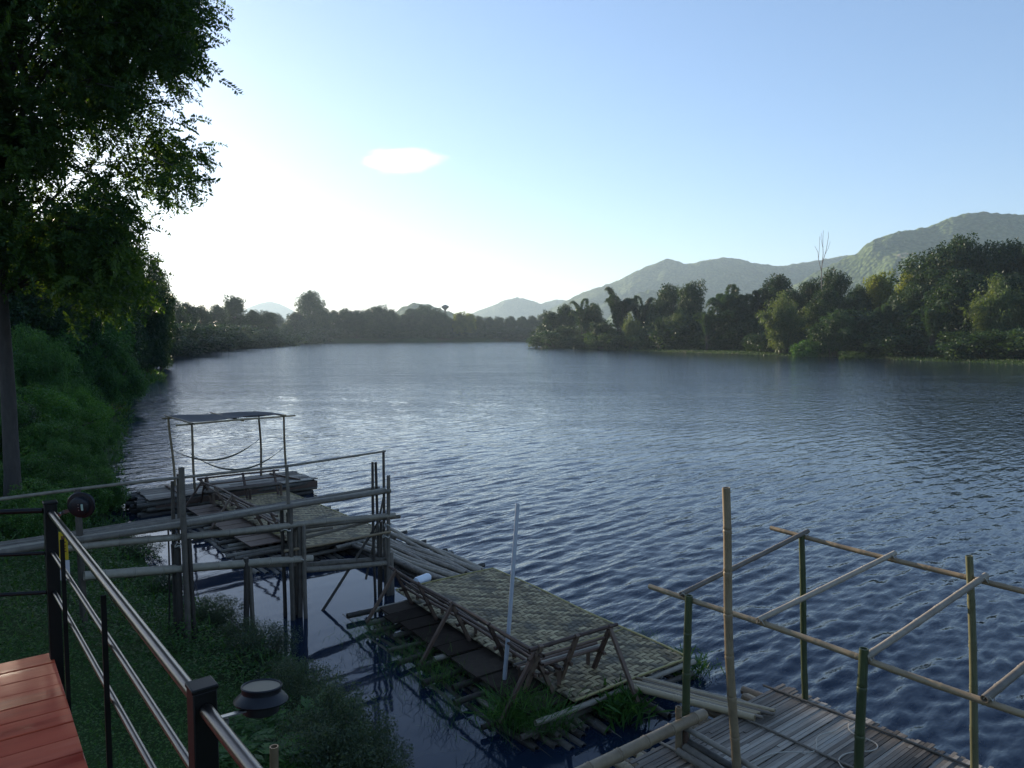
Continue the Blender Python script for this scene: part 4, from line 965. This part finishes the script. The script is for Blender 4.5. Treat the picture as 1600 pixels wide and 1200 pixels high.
# ------------------------------------------------------------------ rafts
def frame(o, u, v):
    o, u, v = np.asarray(o, float), np.asarray(u, float), np.asarray(v, float)
    u /= np.linalg.norm(u); v /= np.linalg.norm(v)
    return lambda a, b, z=0.: A3(o[0] + u[0] * a + v[0] * b, o[1] + u[1] * a + v[1] * b, z)
F1 = frame((.69, 9.06), (.814, .58), (-.58, .814))
F2 = frame((-5.3, 16.4), (.768, .64), (-.64, .768))
F3 = frame((-9.86, 20.07), (.774, .633), (-.633, .774))
F4 = frame((3.42, 9.35), (.655, -.756), (-.79, -.613))

def woven_mat(name, label, Fm, u0, u1, v0, v1, z, cell=.072):
    """twill of split-bamboo strips, with a split-cane edge"""
    root = thing(name, label, 'mat', Fm((u0 + u1) / 2, (v0 + v1) / 2, z))
    b = MB(); nu, nv = int((u1 - u0) / cell), int((v1 - v0) / cell); cu, cv = (u1 - u0) / nu, (v1 - v0) / nv
    b.add([Fm(u0, v0, z - .012), Fm(u1, v0, z - .012), Fm(u1, v1, z - .012), Fm(u0, v1, z - .012)], [(0, 1, 2, 3)], .15)
    for i in range(nu):
        for j in range(nv):
            k = (i + j) % 4
            ph = rnd.uniform(-.003, .003); tone = np.clip(.5 + .22 * math.sin(i * .9 + j * .35) * math.sin(j * .6) + rnd.gauss(0, .2) + .12, 0, 1)
            if k == 0:   # strand over two cells along u
                a0, a1, c0, c1 = i * cu - .01, (i + 2) * cu + .01, j * cv + .005, (j + 1) * cv - .005
                a1 = min(a1, nu * cu); P = [(a0, 0), (a0 + (a1 - a0) * .2, .014), (a0 + (a1 - a0) * .8, .014), (a1, 0)]
                for s in (0, 1):       # two split slats per strand
                    lo, hi = c0 + (c1 - c0) * (s * .5 + .02), c0 + (c1 - c0) * (s * .5 + .48)
                    V = [Fm(u0 + a, v0 + c, z + h + ph) for a, h in P for c in (lo, hi)]
                    b.add(V, [(2 * q, 2 * q + 2, 2 * q + 3, 2 * q + 1) for q in range(3)], float(np.clip(tone + rnd.gauss(0, .07), 0, 1)))
            elif k == 2:
                a0, a1, c0, c1 = i * cu + .005, (i + 1) * cu - .005, j * cv - .01, (j + 2) * cv + .01
                c1 = min(c1, nv * cv); P = [(c0, 0), (c0 + (c1 - c0) * .2, .016), (c0 + (c1 - c0) * .8, .016), (c1, 0)]
                for s in (0, 1):
                    lo, hi = a0 + (a1 - a0) * (s * .5 + .02), a0 + (a1 - a0) * (s * .5 + .48)
                    V = [Fm(u0 + a, v0 + c, z + h + ph) for c, h in P for a in (lo, hi)]
                    b.add(V, [(2 * q, 2 * q + 1, 2 * q + 3, 2 * q + 2) for q in range(3)], float(np.clip(tone - .34 + rnd.gauss(0, .07), 0, 1)))
    b.build('weave', M['mat'], root)
    for p, q in (((u0, v0), (u1, v0)), ((u1, v0), (u1, v1)), ((u0, v1), (u1, v1)), ((u0, v0 + (v1 - v0) * .26), (u1, v0 + (v1 - v0) * .26))):
        c = MB(); c.bamboo(Fm(*p, z + .02), Fm(*q, z + .02), .016, .015, node=.4); c.build('edge_cane', M['mat_edge'], root)

def logs(root, name, mat, lst):
    for p, q, r in lst:
        b = MB(); b.bamboo(p, q, r, r * .92, node=.4, wob=.012); b.build(name, M[mat], root)

def raft_one():
    root = thing('mat_raft', 'nearest mat-covered bamboo raft with grass growing along its sides', 'raft', F1(1, 2.3, 0))
    L = []
    for i in range(13):                # cross logs sticking out on both sides
        v = .05 + i * .40 + rnd.uniform(-.07, .07)
        L.append((F1(-rnd.uniform(.65, 1.05), v, .10), F1(rnd.uniform(2.3, 2.75), v + rnd.uniform(-.1, .1), .12 + rnd.uniform(-.02, .02)), rnd.uniform(.036, .05)))
    logs(root, 'cross_log', 'post_wood', L)
    L = []
    for i in range(26):                # lengthwise float poles
        u = -.9 + i * .135
        L.append((F1(u, -rnd.uniform(.1, .55) + (.35 if u > 1.3 else 0), -.02 + rnd.uniform(-.05, .03)), F1(u + rnd.uniform(-.1, .1), 4.7 + rnd.uniform(-.2, .6), -.02 + rnd.uniform(-.05, .03)), rnd.uniform(.045, .06)))
    logs(root, 'float_pole', 'bamboo_dark', L)
    L = [(F1(u, -rnd.uniform(.0, .25), .05 + rnd.uniform(-.05, .04)), F1(u + rnd.uniform(-.05, .25), 1.2, .06), .04) for u in (-.5, -.38, -.25, -.1, .02, .16, .75, .9, 1.0)]
    logs(root, 'pole_end', 'bamboo_grey', L)
    logs(root, 'bearer', 'bamboo_grey', [(F1(.2 - .75, -.02, .26), F1(2.3, -.06, .28), .04), (F1(-.6, 2.3, .22), F1(2.3, 2.3, .24), .04), (F1(-.5, 4.6, .22), F1(2.3, 4.7, .24), .04)])
    b = MB()
    for i in range(11):                # dark foot boards under the bench
        v = .18 + i * .40
        b.box(F1(-.12 + rnd.uniform(-.05, .05), v + .18, .265 + rnd.uniform(-.015, .012)), F1(.36 + rnd.uniform(-.05, .03), 0) - F1(0, 0), F1(0, .185) - F1(0, 0), A3(0, 0, .011), rnd.random())
    b.build('foot_boards', M['dark_plank'], root)
    L = [(F1(-.75, v, .12), F1(-.3, v + .3, .10), .03) for v in (1.2, 2.0, 2.9)]
raft_one()
woven_mat('woven_mat', 'woven split-bamboo mat with dark flecks on the nearest raft', F1, .12, 2.26, -.02, 5.0, .335)

def bench(label, Fm, p0, p1, inw, z0, frames, hgt=.66, brace=(0,), name='bamboo_bench', cat='bench', out=.55):
    """p0,p1: ends of the back rail (frame coordinates); inw: inward unit vector (frame)"""
    root = thing(name, label, cat, Fm((p0[0] + p1[0]) / 2, (p0[1] + p1[1]) / 2, z0))
    def at(t, i, z): return Fm(p0[0] + (p1[0] - p0[0]) * t + inw[0] * i, p0[1] + (p1[1] - p0[1]) * t + inw[1] * i, z0 + z)
    b = MB(); b.bamboo(at(-.06, 0, hgt), at(1.06, 0, hgt), .028, .025, node=.45, wob=.008); b.build('back_rail', M['bamboo_dark' if 0 else 'wood_brown'], root)
    b = MB(); b.bamboo(at(-.03, .09, hgt - .17), at(1.03, .09, hgt - .17), .022, .02, wob=.008); b.build('back_rail', M['wood_brown'], root)
    for k in range(4):
        b = MB(); b.bamboo(at(-.02, .20 + .075 * k, .335), at(1.02, .20 + .075 * k, .335), .024, .022, node=.4, wob=.006); b.build('seat_slat', M['bamboo_grey' if k % 2 else 'wood_brown'], root)
    for n, t in enumerate(frames):
        b = MB(); b.bar(at(t, -.02, hgt + .03), at(t, .32, .0), .055, .05, rnd.random()); b.build('back_leg', M['wood_brown'], root)
        b = MB(); b.bar(at(t + .012, .46, .31), at(t + .012, .46, .0), .055, .05, rnd.random()); b.build('front_leg', M['wood_brown'], root)
        b = MB(); b.bar(at(t + .006, .10, .285), at(t + .006, .50, .285), .04, .04, rnd.random()); b.build('seat_bearer', M['wood_brown'], root)
        if n in brace:
            b = MB(); b.bar(at(t - .01, .01, hgt + .02), at(t - .01, -out, -.12), .05, .045, rnd.random()); b.build('brace', M['wood_brown'], root)
bench('long brown bamboo bench along the left side of the nearest raft', F1, (-.22, .40), (-.22, 4.35), (1, 0), .285, (.0, .26, .52, .78, 1.0), brace=(0, 2, 4))
bench('short brown bamboo bench across the near end of the nearest raft', F1, (-.30, .26), (.98, .22), (0, 1), .34, (.06, .52, .97), brace=(2,), hgt=.70)
def bottle():
    c = F1(.78, 5.2, .36); root = thing('white_drum', 'white plastic drum lying behind the far end of the long bench', 'drum', c)
    ax = F1(.95, .30) - F1(0, 0)
    b = MB(); b.lathe([(.025, -.19), (.075, -.18), (.085, -.15), (.085, -.04), (.08, -.035), (.085, -.02), (.085, .13), (.075, .16), (.04, .18), (.03, .185)], c, ax, 24); b.build('body', M['white_foam'], root)
    t = MB(); t.lathe([(.03, .185), (.03, .21), (.024, .215)], c, ax, 16); t.build('cap', M['white_foam'], root)
bottle()
def pipe():
    p0, p1 = D(781, 1066, 9.85), D(809, 787, 9.95); b = MB(); p0[2] = -.5; b.tube([p0, (p0 + p1) / 2 + A3(.01, 0, 0), p1], [.031, .029, .027], 12, .5, hollow=.03)
    tag(b.build('plastic_pipe', M['pvc'], loc=(p0[0], p0[1], 0)), 'tall thin grey plastic pipe standing upright by the long bench', 'pipe')
pipe()
def tuft(c, n, L, label, seed, spread=.22, broad=False):
    g = np.random.default_rng(seed); c = np.asarray(c, float); root = thing('grass_tuft', label, 'grass tuft', c)
    P = c + g.normal(size=(n, 3)) * (spread, spread, .01); d = g.normal(size=(n, 3)) * (.42, .42, 0) + (0, 0, 1.)
    V1 = []; ln = L * g.uniform(.4, 1.15, n); nn = g.normal(size=(n, 3))
    V, F, T = leaf_quads(P, d, nn, ln * .6, ln * (.08 if broad else .022), np.clip(g.normal(.55, .2, n), 0, 1))
    tip = P + unit(d) * (ln * .45)[:, None]; d2 = unit(d) * .6 + g.normal(size=(n, 3)) * (.5, .5, .1) + (0, 0, -.1)
    V2, F2_, T2 = leaf_quads(tip, d2, nn, ln * .6, ln * (.07 if broad else .018), np.clip(g.normal(.6, .2, n), 0, 1))
    me = fastmesh('blades', np.concatenate([V, V2]) - c, np.concatenate([F, F2_ + len(V)]), np.concatenate([T, T2])); link('blades', me, M['leaf_shrub'], root)
tuft(F1(-.55, .35, .06), 420, .62, 'tall green grass tuft at the near left corner of the raft, round the pipe foot', 1, .2)
tuft(F1(-.25, .05, .08), 260, .50, 'green grass tuft below the corner of the two benches', 2, .16)
tuft(F1(.72, -.22, .05), 300, .42, 'broad-leaved green tuft hanging at the near end beside the bench brace', 3, .15, True)
tuft(F1(-.75, 2.0, .06), 300, .36, 'grass tuft on the left logs below the middle bench frame', 4, .26)
tuft(F1(-.75, 2.8, .06), 300, .34, 'grass tuft on the left logs above the middle bench frame', 5, .26)
tuft(F1(-.85, 4.0, .06), 260, .30, 'grass tuft at the far left corner of the nearest raft', 6, .25)
tuft(F1(2.45, .25, .04), 340, .26, 'low mossy grass at the right corner of the nearest raft', 7, .22, True)
tuft(F1(2.50, 1.3, .04), 260, .24, 'low grass on the log ends along the right side of the nearest raft', 8, .22)
tuft(F1(2.45, 2.3, .04), 160, .2, 'sparse grass on the right log ends behind the pipe', 9, .2)
tuft(F1(-.95, 1.1, .04), 220, .28, 'grass tuft on the left logs between pipe and middle bench frame', 10, .24)

# pole bridge between the two mat rafts
def pole_raft():
    root = thing('pole_raft', 'narrow raft of bare bamboo poles linking the two mat rafts', 'raft', (-2.3, 15.9, 0))
    a0, a1, c0, c1 = A3(-1.30, 13.9, .27), A3(-.55, 14.55, .29), A3(-3.95, 16.9, .24), A3(-3.0, 17.75, .26)
    for i in range(11):
        t = i / 10; p, q = a0 + (a1 - a0) * t, c0 + (c1 - c0) * t
        b = MB(); b.bamboo(p + (p - q) * rnd.uniform(-.02, .06) + A3(0, 0, rnd.uniform(-.03, .03)), q + A3(0, 0, rnd.uniform(-.02, .02)), .05 if i else .06, .042, node=.4, wob=.012); b.build('deck_pole', M['bamboo_grey'], root)
    for i in range(9):
        t = i / 8; p, q = a0 + (a1 - a0) * t, c0 + (c1 - c0) * t
        b = MB(); b.bamboo(p + A3(0, 0, -.24), q + A3(0, 0, -.22), .055, .05); b.build('float_pole', M['bamboo_dark'], root)
    e = (a1 - a0) / np.linalg.norm(a1 - a0)
    for s, r in ((.12, .05), (.4, .055), (.46, .06), (.7, .045), (.95, .045)):
        p = a1 + (c1 - a1) * s; b = MB(); b.bamboo(p - e * .95 + A3(0, 0, -.12), p + e * rnd.uniform(.28, .42) + A3(0, 0, -.10), r, r * .95); b.build('cross_log', M['bamboo_dark'], root)
pole_raft()

def raft_two():
    root = thing('mat_raft', 'farther mat-covered bamboo raft between the pole raft and the pavilion', 'raft', F2(1.2, 2, 0))
    L = []
    for i in range(16):
        v = -.75 + i * .38 + rnd.uniform(-.06, .06)
        L.append((F2(-rnd.uniform(.6, 1.15), v, .10), F2(2.35 + rnd.uniform(.15, .5), v + rnd.uniform(-.06, .06), .13), rnd.uniform(.04, .052)))
    logs(root, 'cross_log', 'bamboo_grey', L)
    L = [(F2(-.8 + i * .17, -1.0 + rnd.uniform(-.3, .2), -.02), F2(-.8 + i * .17, 5.0, -.02), .06) for i in range(19)]
    logs(root, 'float_pole', 'bamboo_dark', L)
    logs(root, 'bearer', 'bamboo_grey', [(F2(.9, -1.05, .24), F2(2.35, -.85, .26), .05), (F2(-.4, 2, .22), F2(2.3, 2, .24), .04)])
    b = MB()
    for i in range(11):
        v = .2 + i * .44; b.box(F2(-.1, v + .2, .265), F2(.42, 0) - F2(0, 0), F2(0, .2) - F2(0, 0), A3(0, 0, .011), rnd.random())
    b.build('foot_boards', M['wood_brown'], root)
raft_two()
woven_mat('woven_mat', 'woven split-bamboo mat on the farther raft in front of the pavilion', F2, .2, 2.3, -.9, 4.95, .335)
bench('long dark bamboo bench along the left side of the farther raft', F2, (-.05, .15), (-.05, 5.1), (1, 0), .285, (.0, .26, .52, .78, 1.0), brace=(2, 4))
bench('short dark bamboo bench at the far end of the farther raft, by the pavilion', F2, (-.05, 5.12), (2.0, 5.0), (0, -1), .34, (.07, .55, .98), brace=(0,))

# ------------------------------------------------------------------ pavilion raft with canopy and hammocks
ZP = .45
def pavilion_raft():
    root = thing('plank_raft', 'long plank-decked raft carrying the shade canopy', 'raft', F3(2.4, .9, 0))
    for i in range(9):
        w = .195; b = MB(); v = .0 + i * w
        x = -.02 - rnd.uniform(0, .12)
        while x < 4.72:
            l = rnd.uniform(1.3, 2.6); x1 = min(x + l, 4.74 + rnd.uniform(-.05, .1))
            b.box(F3((x + x1) / 2, v + w / 2, ZP - .012 + rnd.uniform(-.008, .008)), F3((x1 - x) / 2 - .004, 0) - F3(0, 0), F3(0, w / 2 - .006) - F3(0, 0), A3(0, 0, .012), rnd.random()); x = x1
        b.build('deck_plank', M['board'], root)
    L = []
    for k in range(3):
        for i in range(12):
            L.append((F3(-rnd.uniform(.1, .42), .03 + i * .15, .33 - .15 * k), F3(4.74 + rnd.uniform(-.15, .1), .03 + i * .15, .33 - .15 * k), .07))
    logs(root, 'float_pole', 'bamboo_dark', L)
    b = MB(); b.bar(F3(.78, -.05, ZP + .03), F3(.78, 1.7, ZP + .03), .08, .05); b.build('batten', M['wood_brown'], root)
    b = MB(); b.bar(F3(4.25, .1, ZP + .03), F3(3.9, 1.6, ZP + .03), .07, .05); b.build('batten', M['wood_brown'], root)
    b = MB(); b.box(F3(2.4, -.02, .30), F3(2.35, 0) - F3(0, 0), F3(0, .02) - F3(0, 0), A3(0, 0, .08), .3); b.box(F3(4.78, .85, .28), F3(.02, 0) - F3(0, 0), F3(0, .85) - F3(0, 0), A3(0, 0, .1), .3); b.build('side_board', M['wood_brown'], root)
pavilion_raft()
PFL, PFR, PBL, PBR = F3(1.17, .14, ZP), F3(3.86, .14, ZP), F3(.98, 1.62, ZP), F3(3.62, 1.62, ZP)
def canopy():
    root = thing('shade_canopy', 'grey cloth canopy on four thin bamboo posts over the plank raft', 'canopy', F3(2.4, .9, ZP))
    tops = []
    for p, px, py in ((PFL, 298, 662), (PFR, 443, 650), (PBL, 264, 652), (PBR, 404, 645)):
        t = D(px, py, p[1]); b = MB(); b.bamboo(p, t, .036, .03, node=.38, wob=.010); b.build('post', M['bamboo_tan'], root); tops.append(t)
    fl, fr, bl, br = tops
    dz = A3(0, 0, .04)
    for p, q, e0, e1, r in ((fl, fr, .14, .14, .03), (bl, br, .06, .04, .028)):
        d = q - p; b = MB(); b.bamboo(p - d * e0 - dz * .2, q + d * e1 - dz * .2, r, r * .85, wob=.012); b.build('beam', M['bamboo_tan'], root)
    for p, q in ((fl, bl), (fr, br)):
        d = q - p; b = MB(); b.bamboo(p - d * .08 + dz * .5, q + d * .2 + dz * .5, .03, .026); b.build('beam', M['bamboo_tan'], root)
    mf, mb_ = fl * .45 + fr * .55, bl * .52 + br * .48
    d = mb_ - mf; b = MB(); b.bamboo(mf + d * .0 - dz, mb_ + d * .12 + A3(0, 0, .06), .026, .022); b.build('beam', M['bamboo_tan'], root)
    n, m = 26, 14; V = []
    for i in range(n + 1):
        for j in range(m + 1):
            s, t = i / n, j / m
            p = (fl * (1 - s) + fr * s) * (1 - t) + (bl * (1 - s) + br * s) * t
            sag = -.05 * math.sin(math.pi * ((s * 2) % 1 if s < 1 else 0)) * math.sin(math.pi * t) - .012 * math.sin(9 * s + 4 * t)
            curl = .0
            if t < .2 and s > .5: p = p + (bl - fl) * .22 * math.sin((s - .5) * 2 * math.pi) * (1 - t / .2)
            V.append(p + A3(0, 0, .05 + sag))
    Fc = [(i * (m + 1) + j, (i + 1) * (m + 1) + j, (i + 1) * (m + 1) + j + 1, i * (m + 1) + j + 1) for i in range(n) for j in range(m)]
    b = MB(); b.add(V, Fc, .5, True); o = b.build('cloth', M['tarp'], root)
    md = o.modifiers.new('thick', 'SOLIDIFY'); md.thickness = .008
    return tops
canopy()
def hammock(label, p0, p1, sag, w, tie):
    root = thing('hammock', label, 'hammock', (p0 + p1) / 2)
    def cv(t): return p0 + (p1 - p0) * t + A3(0, 0, -4 * sag * t * (1 - t))
    n, m = 30, 8; V = []; side = unit(np.cross(p1 - p0, (0, 0, 1.)))
    ts = np.linspace(tie, 1 - tie, n + 1)
    for t in ts:
        k = math.sin(math.pi * (t - tie) / (1 - 2 * tie)) ** .6
        for j in range(m + 1):
            a = (j / m - .5) * 2; V.append(cv(t) + side * a * w * .5 * (.06 + .94 * k) + A3(0, 0, .05 * k * a * a))
    F = [(i * (m + 1) + j, (i + 1) * (m + 1) + j, (i + 1) * (m + 1) + j + 1, i * (m + 1) + j + 1) for i in range(n) for j in range(m)]
    b = MB(); b.add(V, F, .5, True); o = b.build('cloth', M['hammock'], root); md = o.modifiers.new('thick', 'SOLIDIFY'); md.thickness = .012
    for a, c in ((0, tie), (1 - tie, 1)):
        b = MB(); b.tube([cv(t) for t in np.linspace(a, c, 6)], .012, 6); b.build('rope', M['rope'], root)
hammock('net hammock slung between the back posts of the canopy', D(268, 702, PBL[1]), D(405, 686, PBR[1]), .52, .09, .06)
hammock('net hammock slung low between the front posts of the canopy', D(298, 709, PFL[1]), D(443, 699, PFR[1]), .60, .06, .06)

# ------------------------------------------------------------------ gangplank and right-hand raft
def gangplank():
    root = thing('gangplank', 'bamboo pole gangplank from the nearest raft to the board raft', 'gangplank', (2.2, 9.0, .4))
    p, q = W(985, 1072, .36), W(1178, 1122, .46); d = unit(q - p); s = unit(np.cross(d, (0, 0, 1.)))
    if s[1] < 0: s = -s
    b = MB(); b.bamboo(p, q, .045, .04, node=.4); b.build('pole', M['bamboo_tan'], root)
    for i in range(7):
        b = MB(); o = s * (.075 + .043 * i) + A3(0, 0, rnd.uniform(-.006, .01)); b.bamboo(p + o + d * rnd.uniform(-.1, .1), q + o + d * rnd.uniform(-.05, .3), .021, .02, node=.3); b.build('split_pole', M['bamboo_tan' if i % 3 else 'bamboo_grey'], root)
gangplank()
def board_raft():
    root = thing('board_raft', 'raft decked with weathered split-bamboo boards at the lower right', 'raft', F4(2, 1.2, 0))
    x = 0.
    while x < 5.6:
        w = rnd.uniform(.20, .34); b = MB(); tone = rnd.choice([.2, .35, .5, .6, .82, .9]); y0, y1 = -.05 - rnd.uniform(0, .1), 2.7 + rnd.uniform(-.1, .1)
        ns = max(4, int(w / .042)); sw = w / ns; zb = .39 + rnd.uniform(-.008, .01)
        for k in range(ns):
            e0, e1 = y0 + rnd.uniform(-.05, .05), y1 + rnd.uniform(-.05, .05); u = x + (k + .5) * sw
            cuts = [e0] + sorted(rnd.uniform(e0, e1) for _ in range(rnd.choice([0, 1, 1]))) + [e1]
            for a, c in zip(cuts, cuts[1:]):
                if c - a < .1: continue
                b.box(F4(u, (a + c) / 2, zb + rnd.uniform(-.005, .005)), F4(sw / 2 - .0025, 0) - F4(0, 0), F4(0, (c - a) / 2 - .003) - F4(0, 0), A3(0, 0, .006), float(np.clip(tone + rnd.gauss(0, .14), 0, 1)))
        b.build('board', M['board'], root); x += w + .006
    for v in (.06, 1.02, 2.2):
        b = MB(); b.bamboo(F4(-.12, v, .42), F4(5.6, v + .04, .42), .015, .014, node=.35); b.build('batten', M['bamboo_grey'], root)
    L = []
    for v in (.05, .17, .3, .42, .95, 1.1, 1.22, 1.35, 1.5, 2.15, 2.27, 2.4, 2.55, 2.68):
        for k in range(2):
            L.append((F4(-rnd.uniform(.12, .42), v + rnd.uniform(-.03, .03), .24 - .13 * k), F4(5.6, v, .24 - .13 * k), .056))
    logs(root, 'float_pole', 'bamboo_tan', L)
    L = [(F4(u, -.08, .33), F4(u, 2.75, .33), .04) for u in (.3, 1.5, 2.7, 3.9, 5.1)]
    logs(root, 'bearer', 'bamboo_grey', L)
board_raft()
def lower_raft():
    root = thing('pole_float', 'low float of cut bamboo poles at the bottom right, below the leaning rail', 'raft', (1.6, 7.2, 0))
    for i in range(12):
        p = W(1003 + i * 9.5, 1192 - i * 3.2 + rnd.uniform(-4, 4), .2); d = F4(1, 0) - F4(0, 0)
        b = MB(); b.bamboo(p, p + d * 2.6 - A3(0, 0, .02), .05, .046, node=.35); b.build('pole', M['bamboo_tan'], root)
    for i in range(10):
        p = W(1003 + i * 11, 1196 - i * 3.5, .08); d = F4(1, 0) - F4(0, 0)
        b = MB(); b.bamboo(p + d * .15, p + d * 2.6, .05, .046); b.build('pole', M['bamboo_grey'], root)
lower_raft()
def side_rail():
    q = D(1063, 1104, 7.85); root = thing('side_rail', 'low bamboo side rail and bundled poles on two short stub posts at the lower right', 'railing', (q[0], q[1], 0))
    for px, top, r, m in ((1061, 1104, .036, 'bamboo_tan'), (1072, 1128, .036, 'wood_brown')):
        t = D(px, top, 7.85); b = MB(); b.bamboo((t[0], t[1], -.4), t, r, r * .95, node=.4); b.build('post', M[m], root)
    d = unit(F4(1, .06) - F4(0, 0))
    s = D(1072, 1136, 7.8)
    for dz, r, mat, off in ((-.02, .032, 'bamboo_grey', 0), (-.19, .04, 'bamboo_dark', .05), (-.23, .045, 'bamboo_grey', .0), (-.25, .04, 'bamboo_grey', -.07), (-.29, .045, 'bamboo_dark', .03), (-.43, .028, 'bamboo_tan', 0), (-.5, .03, 'wood_brown', .08)):
        b = MB(); o = A3(off, off, dz); b.bamboo(s + o - d * rnd.uniform(0, .06), s + o + d * 2.4 + A3(0, 0, -.12), r, r * .9, node=.4); b.build('rail', M[mat], root)
    b = MB(); t = s + d * 1.6; b.tube([A3(t[0], t[1], .2), t - A3(0, 0, .05)], .035, 8); b.build('post', M['wood_brown'], root)
    b = MB(); c = D(1064, 1126, 7.82); b.tube([c + A3(math.cos(a) * .05, math.sin(a) * .06, .012 * math.sin(2 * a)) for a in np.linspace(0, 12.5, 30)], .006, 6, .9); b.build('lashing', M['rope'], root)
side_rail()
def lean_rail():
    p, q = D(1102, 1116, 8.0), D(905, 1208, 6.75); r = q + (q - p) * .55; b = MB(); b.bamboo(p, r, .060, .066, node=.42, wob=.004)
    tag(b.build('bamboo_pole', M['bamboo_tan'], loc=p), 'thick pale bamboo pole tied to the stub post and slanting to the bottom edge', 'pole')
lean_rail()
def tall_pole():
    p, q = D(1151, 1262, 7.2), D(1132.5, 763, 7.25); b = MB(); b.bamboo(p, q, .047, .040, node=.42, wob=.006)
    tag(b.build('bamboo_pole', M['bamboo_tan'], loc=p), 'tallest bamboo pole, standing alone on the board raft', 'pole')
tall_pole()
def bamboo_frame():
    root = thing('pole_shelter', 'open bamboo pole frame of posts, beams and rafters over the board raft', 'frame', F4(1.5, 1, .4))
    def pole(name, p, q, r, r1, m, **k): b = MB(); b.bamboo(p, q, r, r1, **k); b.build(name, M[m], root)
    bl0, bl1 = D(1016, 915, 8.53), D(1608, 1118, 5.62)
    pole('beam', bl0, bl1 + (bl1 - bl0) * .3, .030, .030, 'bamboo_tan', node=.36, bow=.0)
    bf0, bf1 = D(1203, 825, 9.50), D(1606, 927, 7.12)
    pole('beam', bf0, bf1 + (bf1 - bf0) * .5, .028, .03, 'bamboo_tan', node=.36)
    def on(a, c, px):                  # point of a beam at a photo column
        lo, hi = 0., 1.6
        for _ in range(40):
            m = (lo + hi) / 2; q = a + (c - a) * m; dz = q[2] - 5; x = 800 + FPX * q[0] / (q[1] * CP - dz * SP)
            if x < px: lo = m
            else: hi = m
        return a + (c - a) * lo
    for px, bx, dz in ((1081, 1071, .06), (1354, 1341, .12)):
        t = on(bl0, bl1, px); u = unit(F4(0, 1) - F4(0, 0)); t = t + u * .055; d = ray(bx, 1190)
        pole('post', A3(d[0] / d[1] * t[1], t[1], .1), t + A3(0, 0, dz), .046, .042, 'bamboo_green', node=.45)
    for px, bx, dz in ((1255, 1258, .05), (1517, 1527, .25)):
        t = on(bf0, bf1, px); u = unit(F4(0, 1) - F4(0, 0)); t = t + u * .055; d = ray(bx, 1190)
        pole('post', A3(d[0] / d[1] * t[1], t[1], .1), t + A3(0, 0, dz), .040, .036, 'bamboo_green', node=.45)
    for a, c, r in ((1070, 1257, .028), (1190, 1394, .028), (1357, 1538, .032), (1545, 1720, .034)):
        p, q = on(bl0, bl1, a), on(bf0, bf1, c); z = A3(0, 0, .055); d = unit(q - p)
        for e in (p, q):
            b = MB(); b.tube([e + z * .5 + A3(math.cos(w) * .045, math.sin(w) * .045, .035 * math.sin(2 * w)) for w in np.linspace(0, 12.5, 28)], .006, 5, .2); b.build('lashing', M['rope'], root)
        pole('rafter', p + z - d * .06, q + z + d * .05, r, r, 'bamboo_grey', node=.34)
bamboo_frame()
def rope():
    pts = [(1165, 1196), (1190, 1183), (1215, 1175), (1245, 1175), (1272, 1176), (1277, 1166), (1274, 1154), (1285, 1146), (1304, 1143), (1314, 1134), (1327, 1128), (1325, 1138), (1332, 1146), (1350, 1153), (1368, 1160), (1373, 1168), (1362, 1174), (1338, 1174), (1318, 1178), (1309, 1187), (1313, 1196), (1322, 1204)]
    P = np.array([W(x, y, .417) for x, y in pts]); t = np.arange(len(P)); tt = np.linspace(0, len(P) - 1, 110)
    S = np.stack([np.interp(tt, t, P[:, i]) for i in range(3)], 1); k = np.ones(5) / 5
    S = np.stack([np.convolve(np.pad(S[:, i], 2, 'edge'), k, 'valid') for i in range(3)], 1)
    b = MB(); b.tube(S, .0065, 8, .3); tag(b.build('rope', M['rope'], loc=P[0]), 'pale rope lying in loose loops on the board raft', 'rope')
rope()
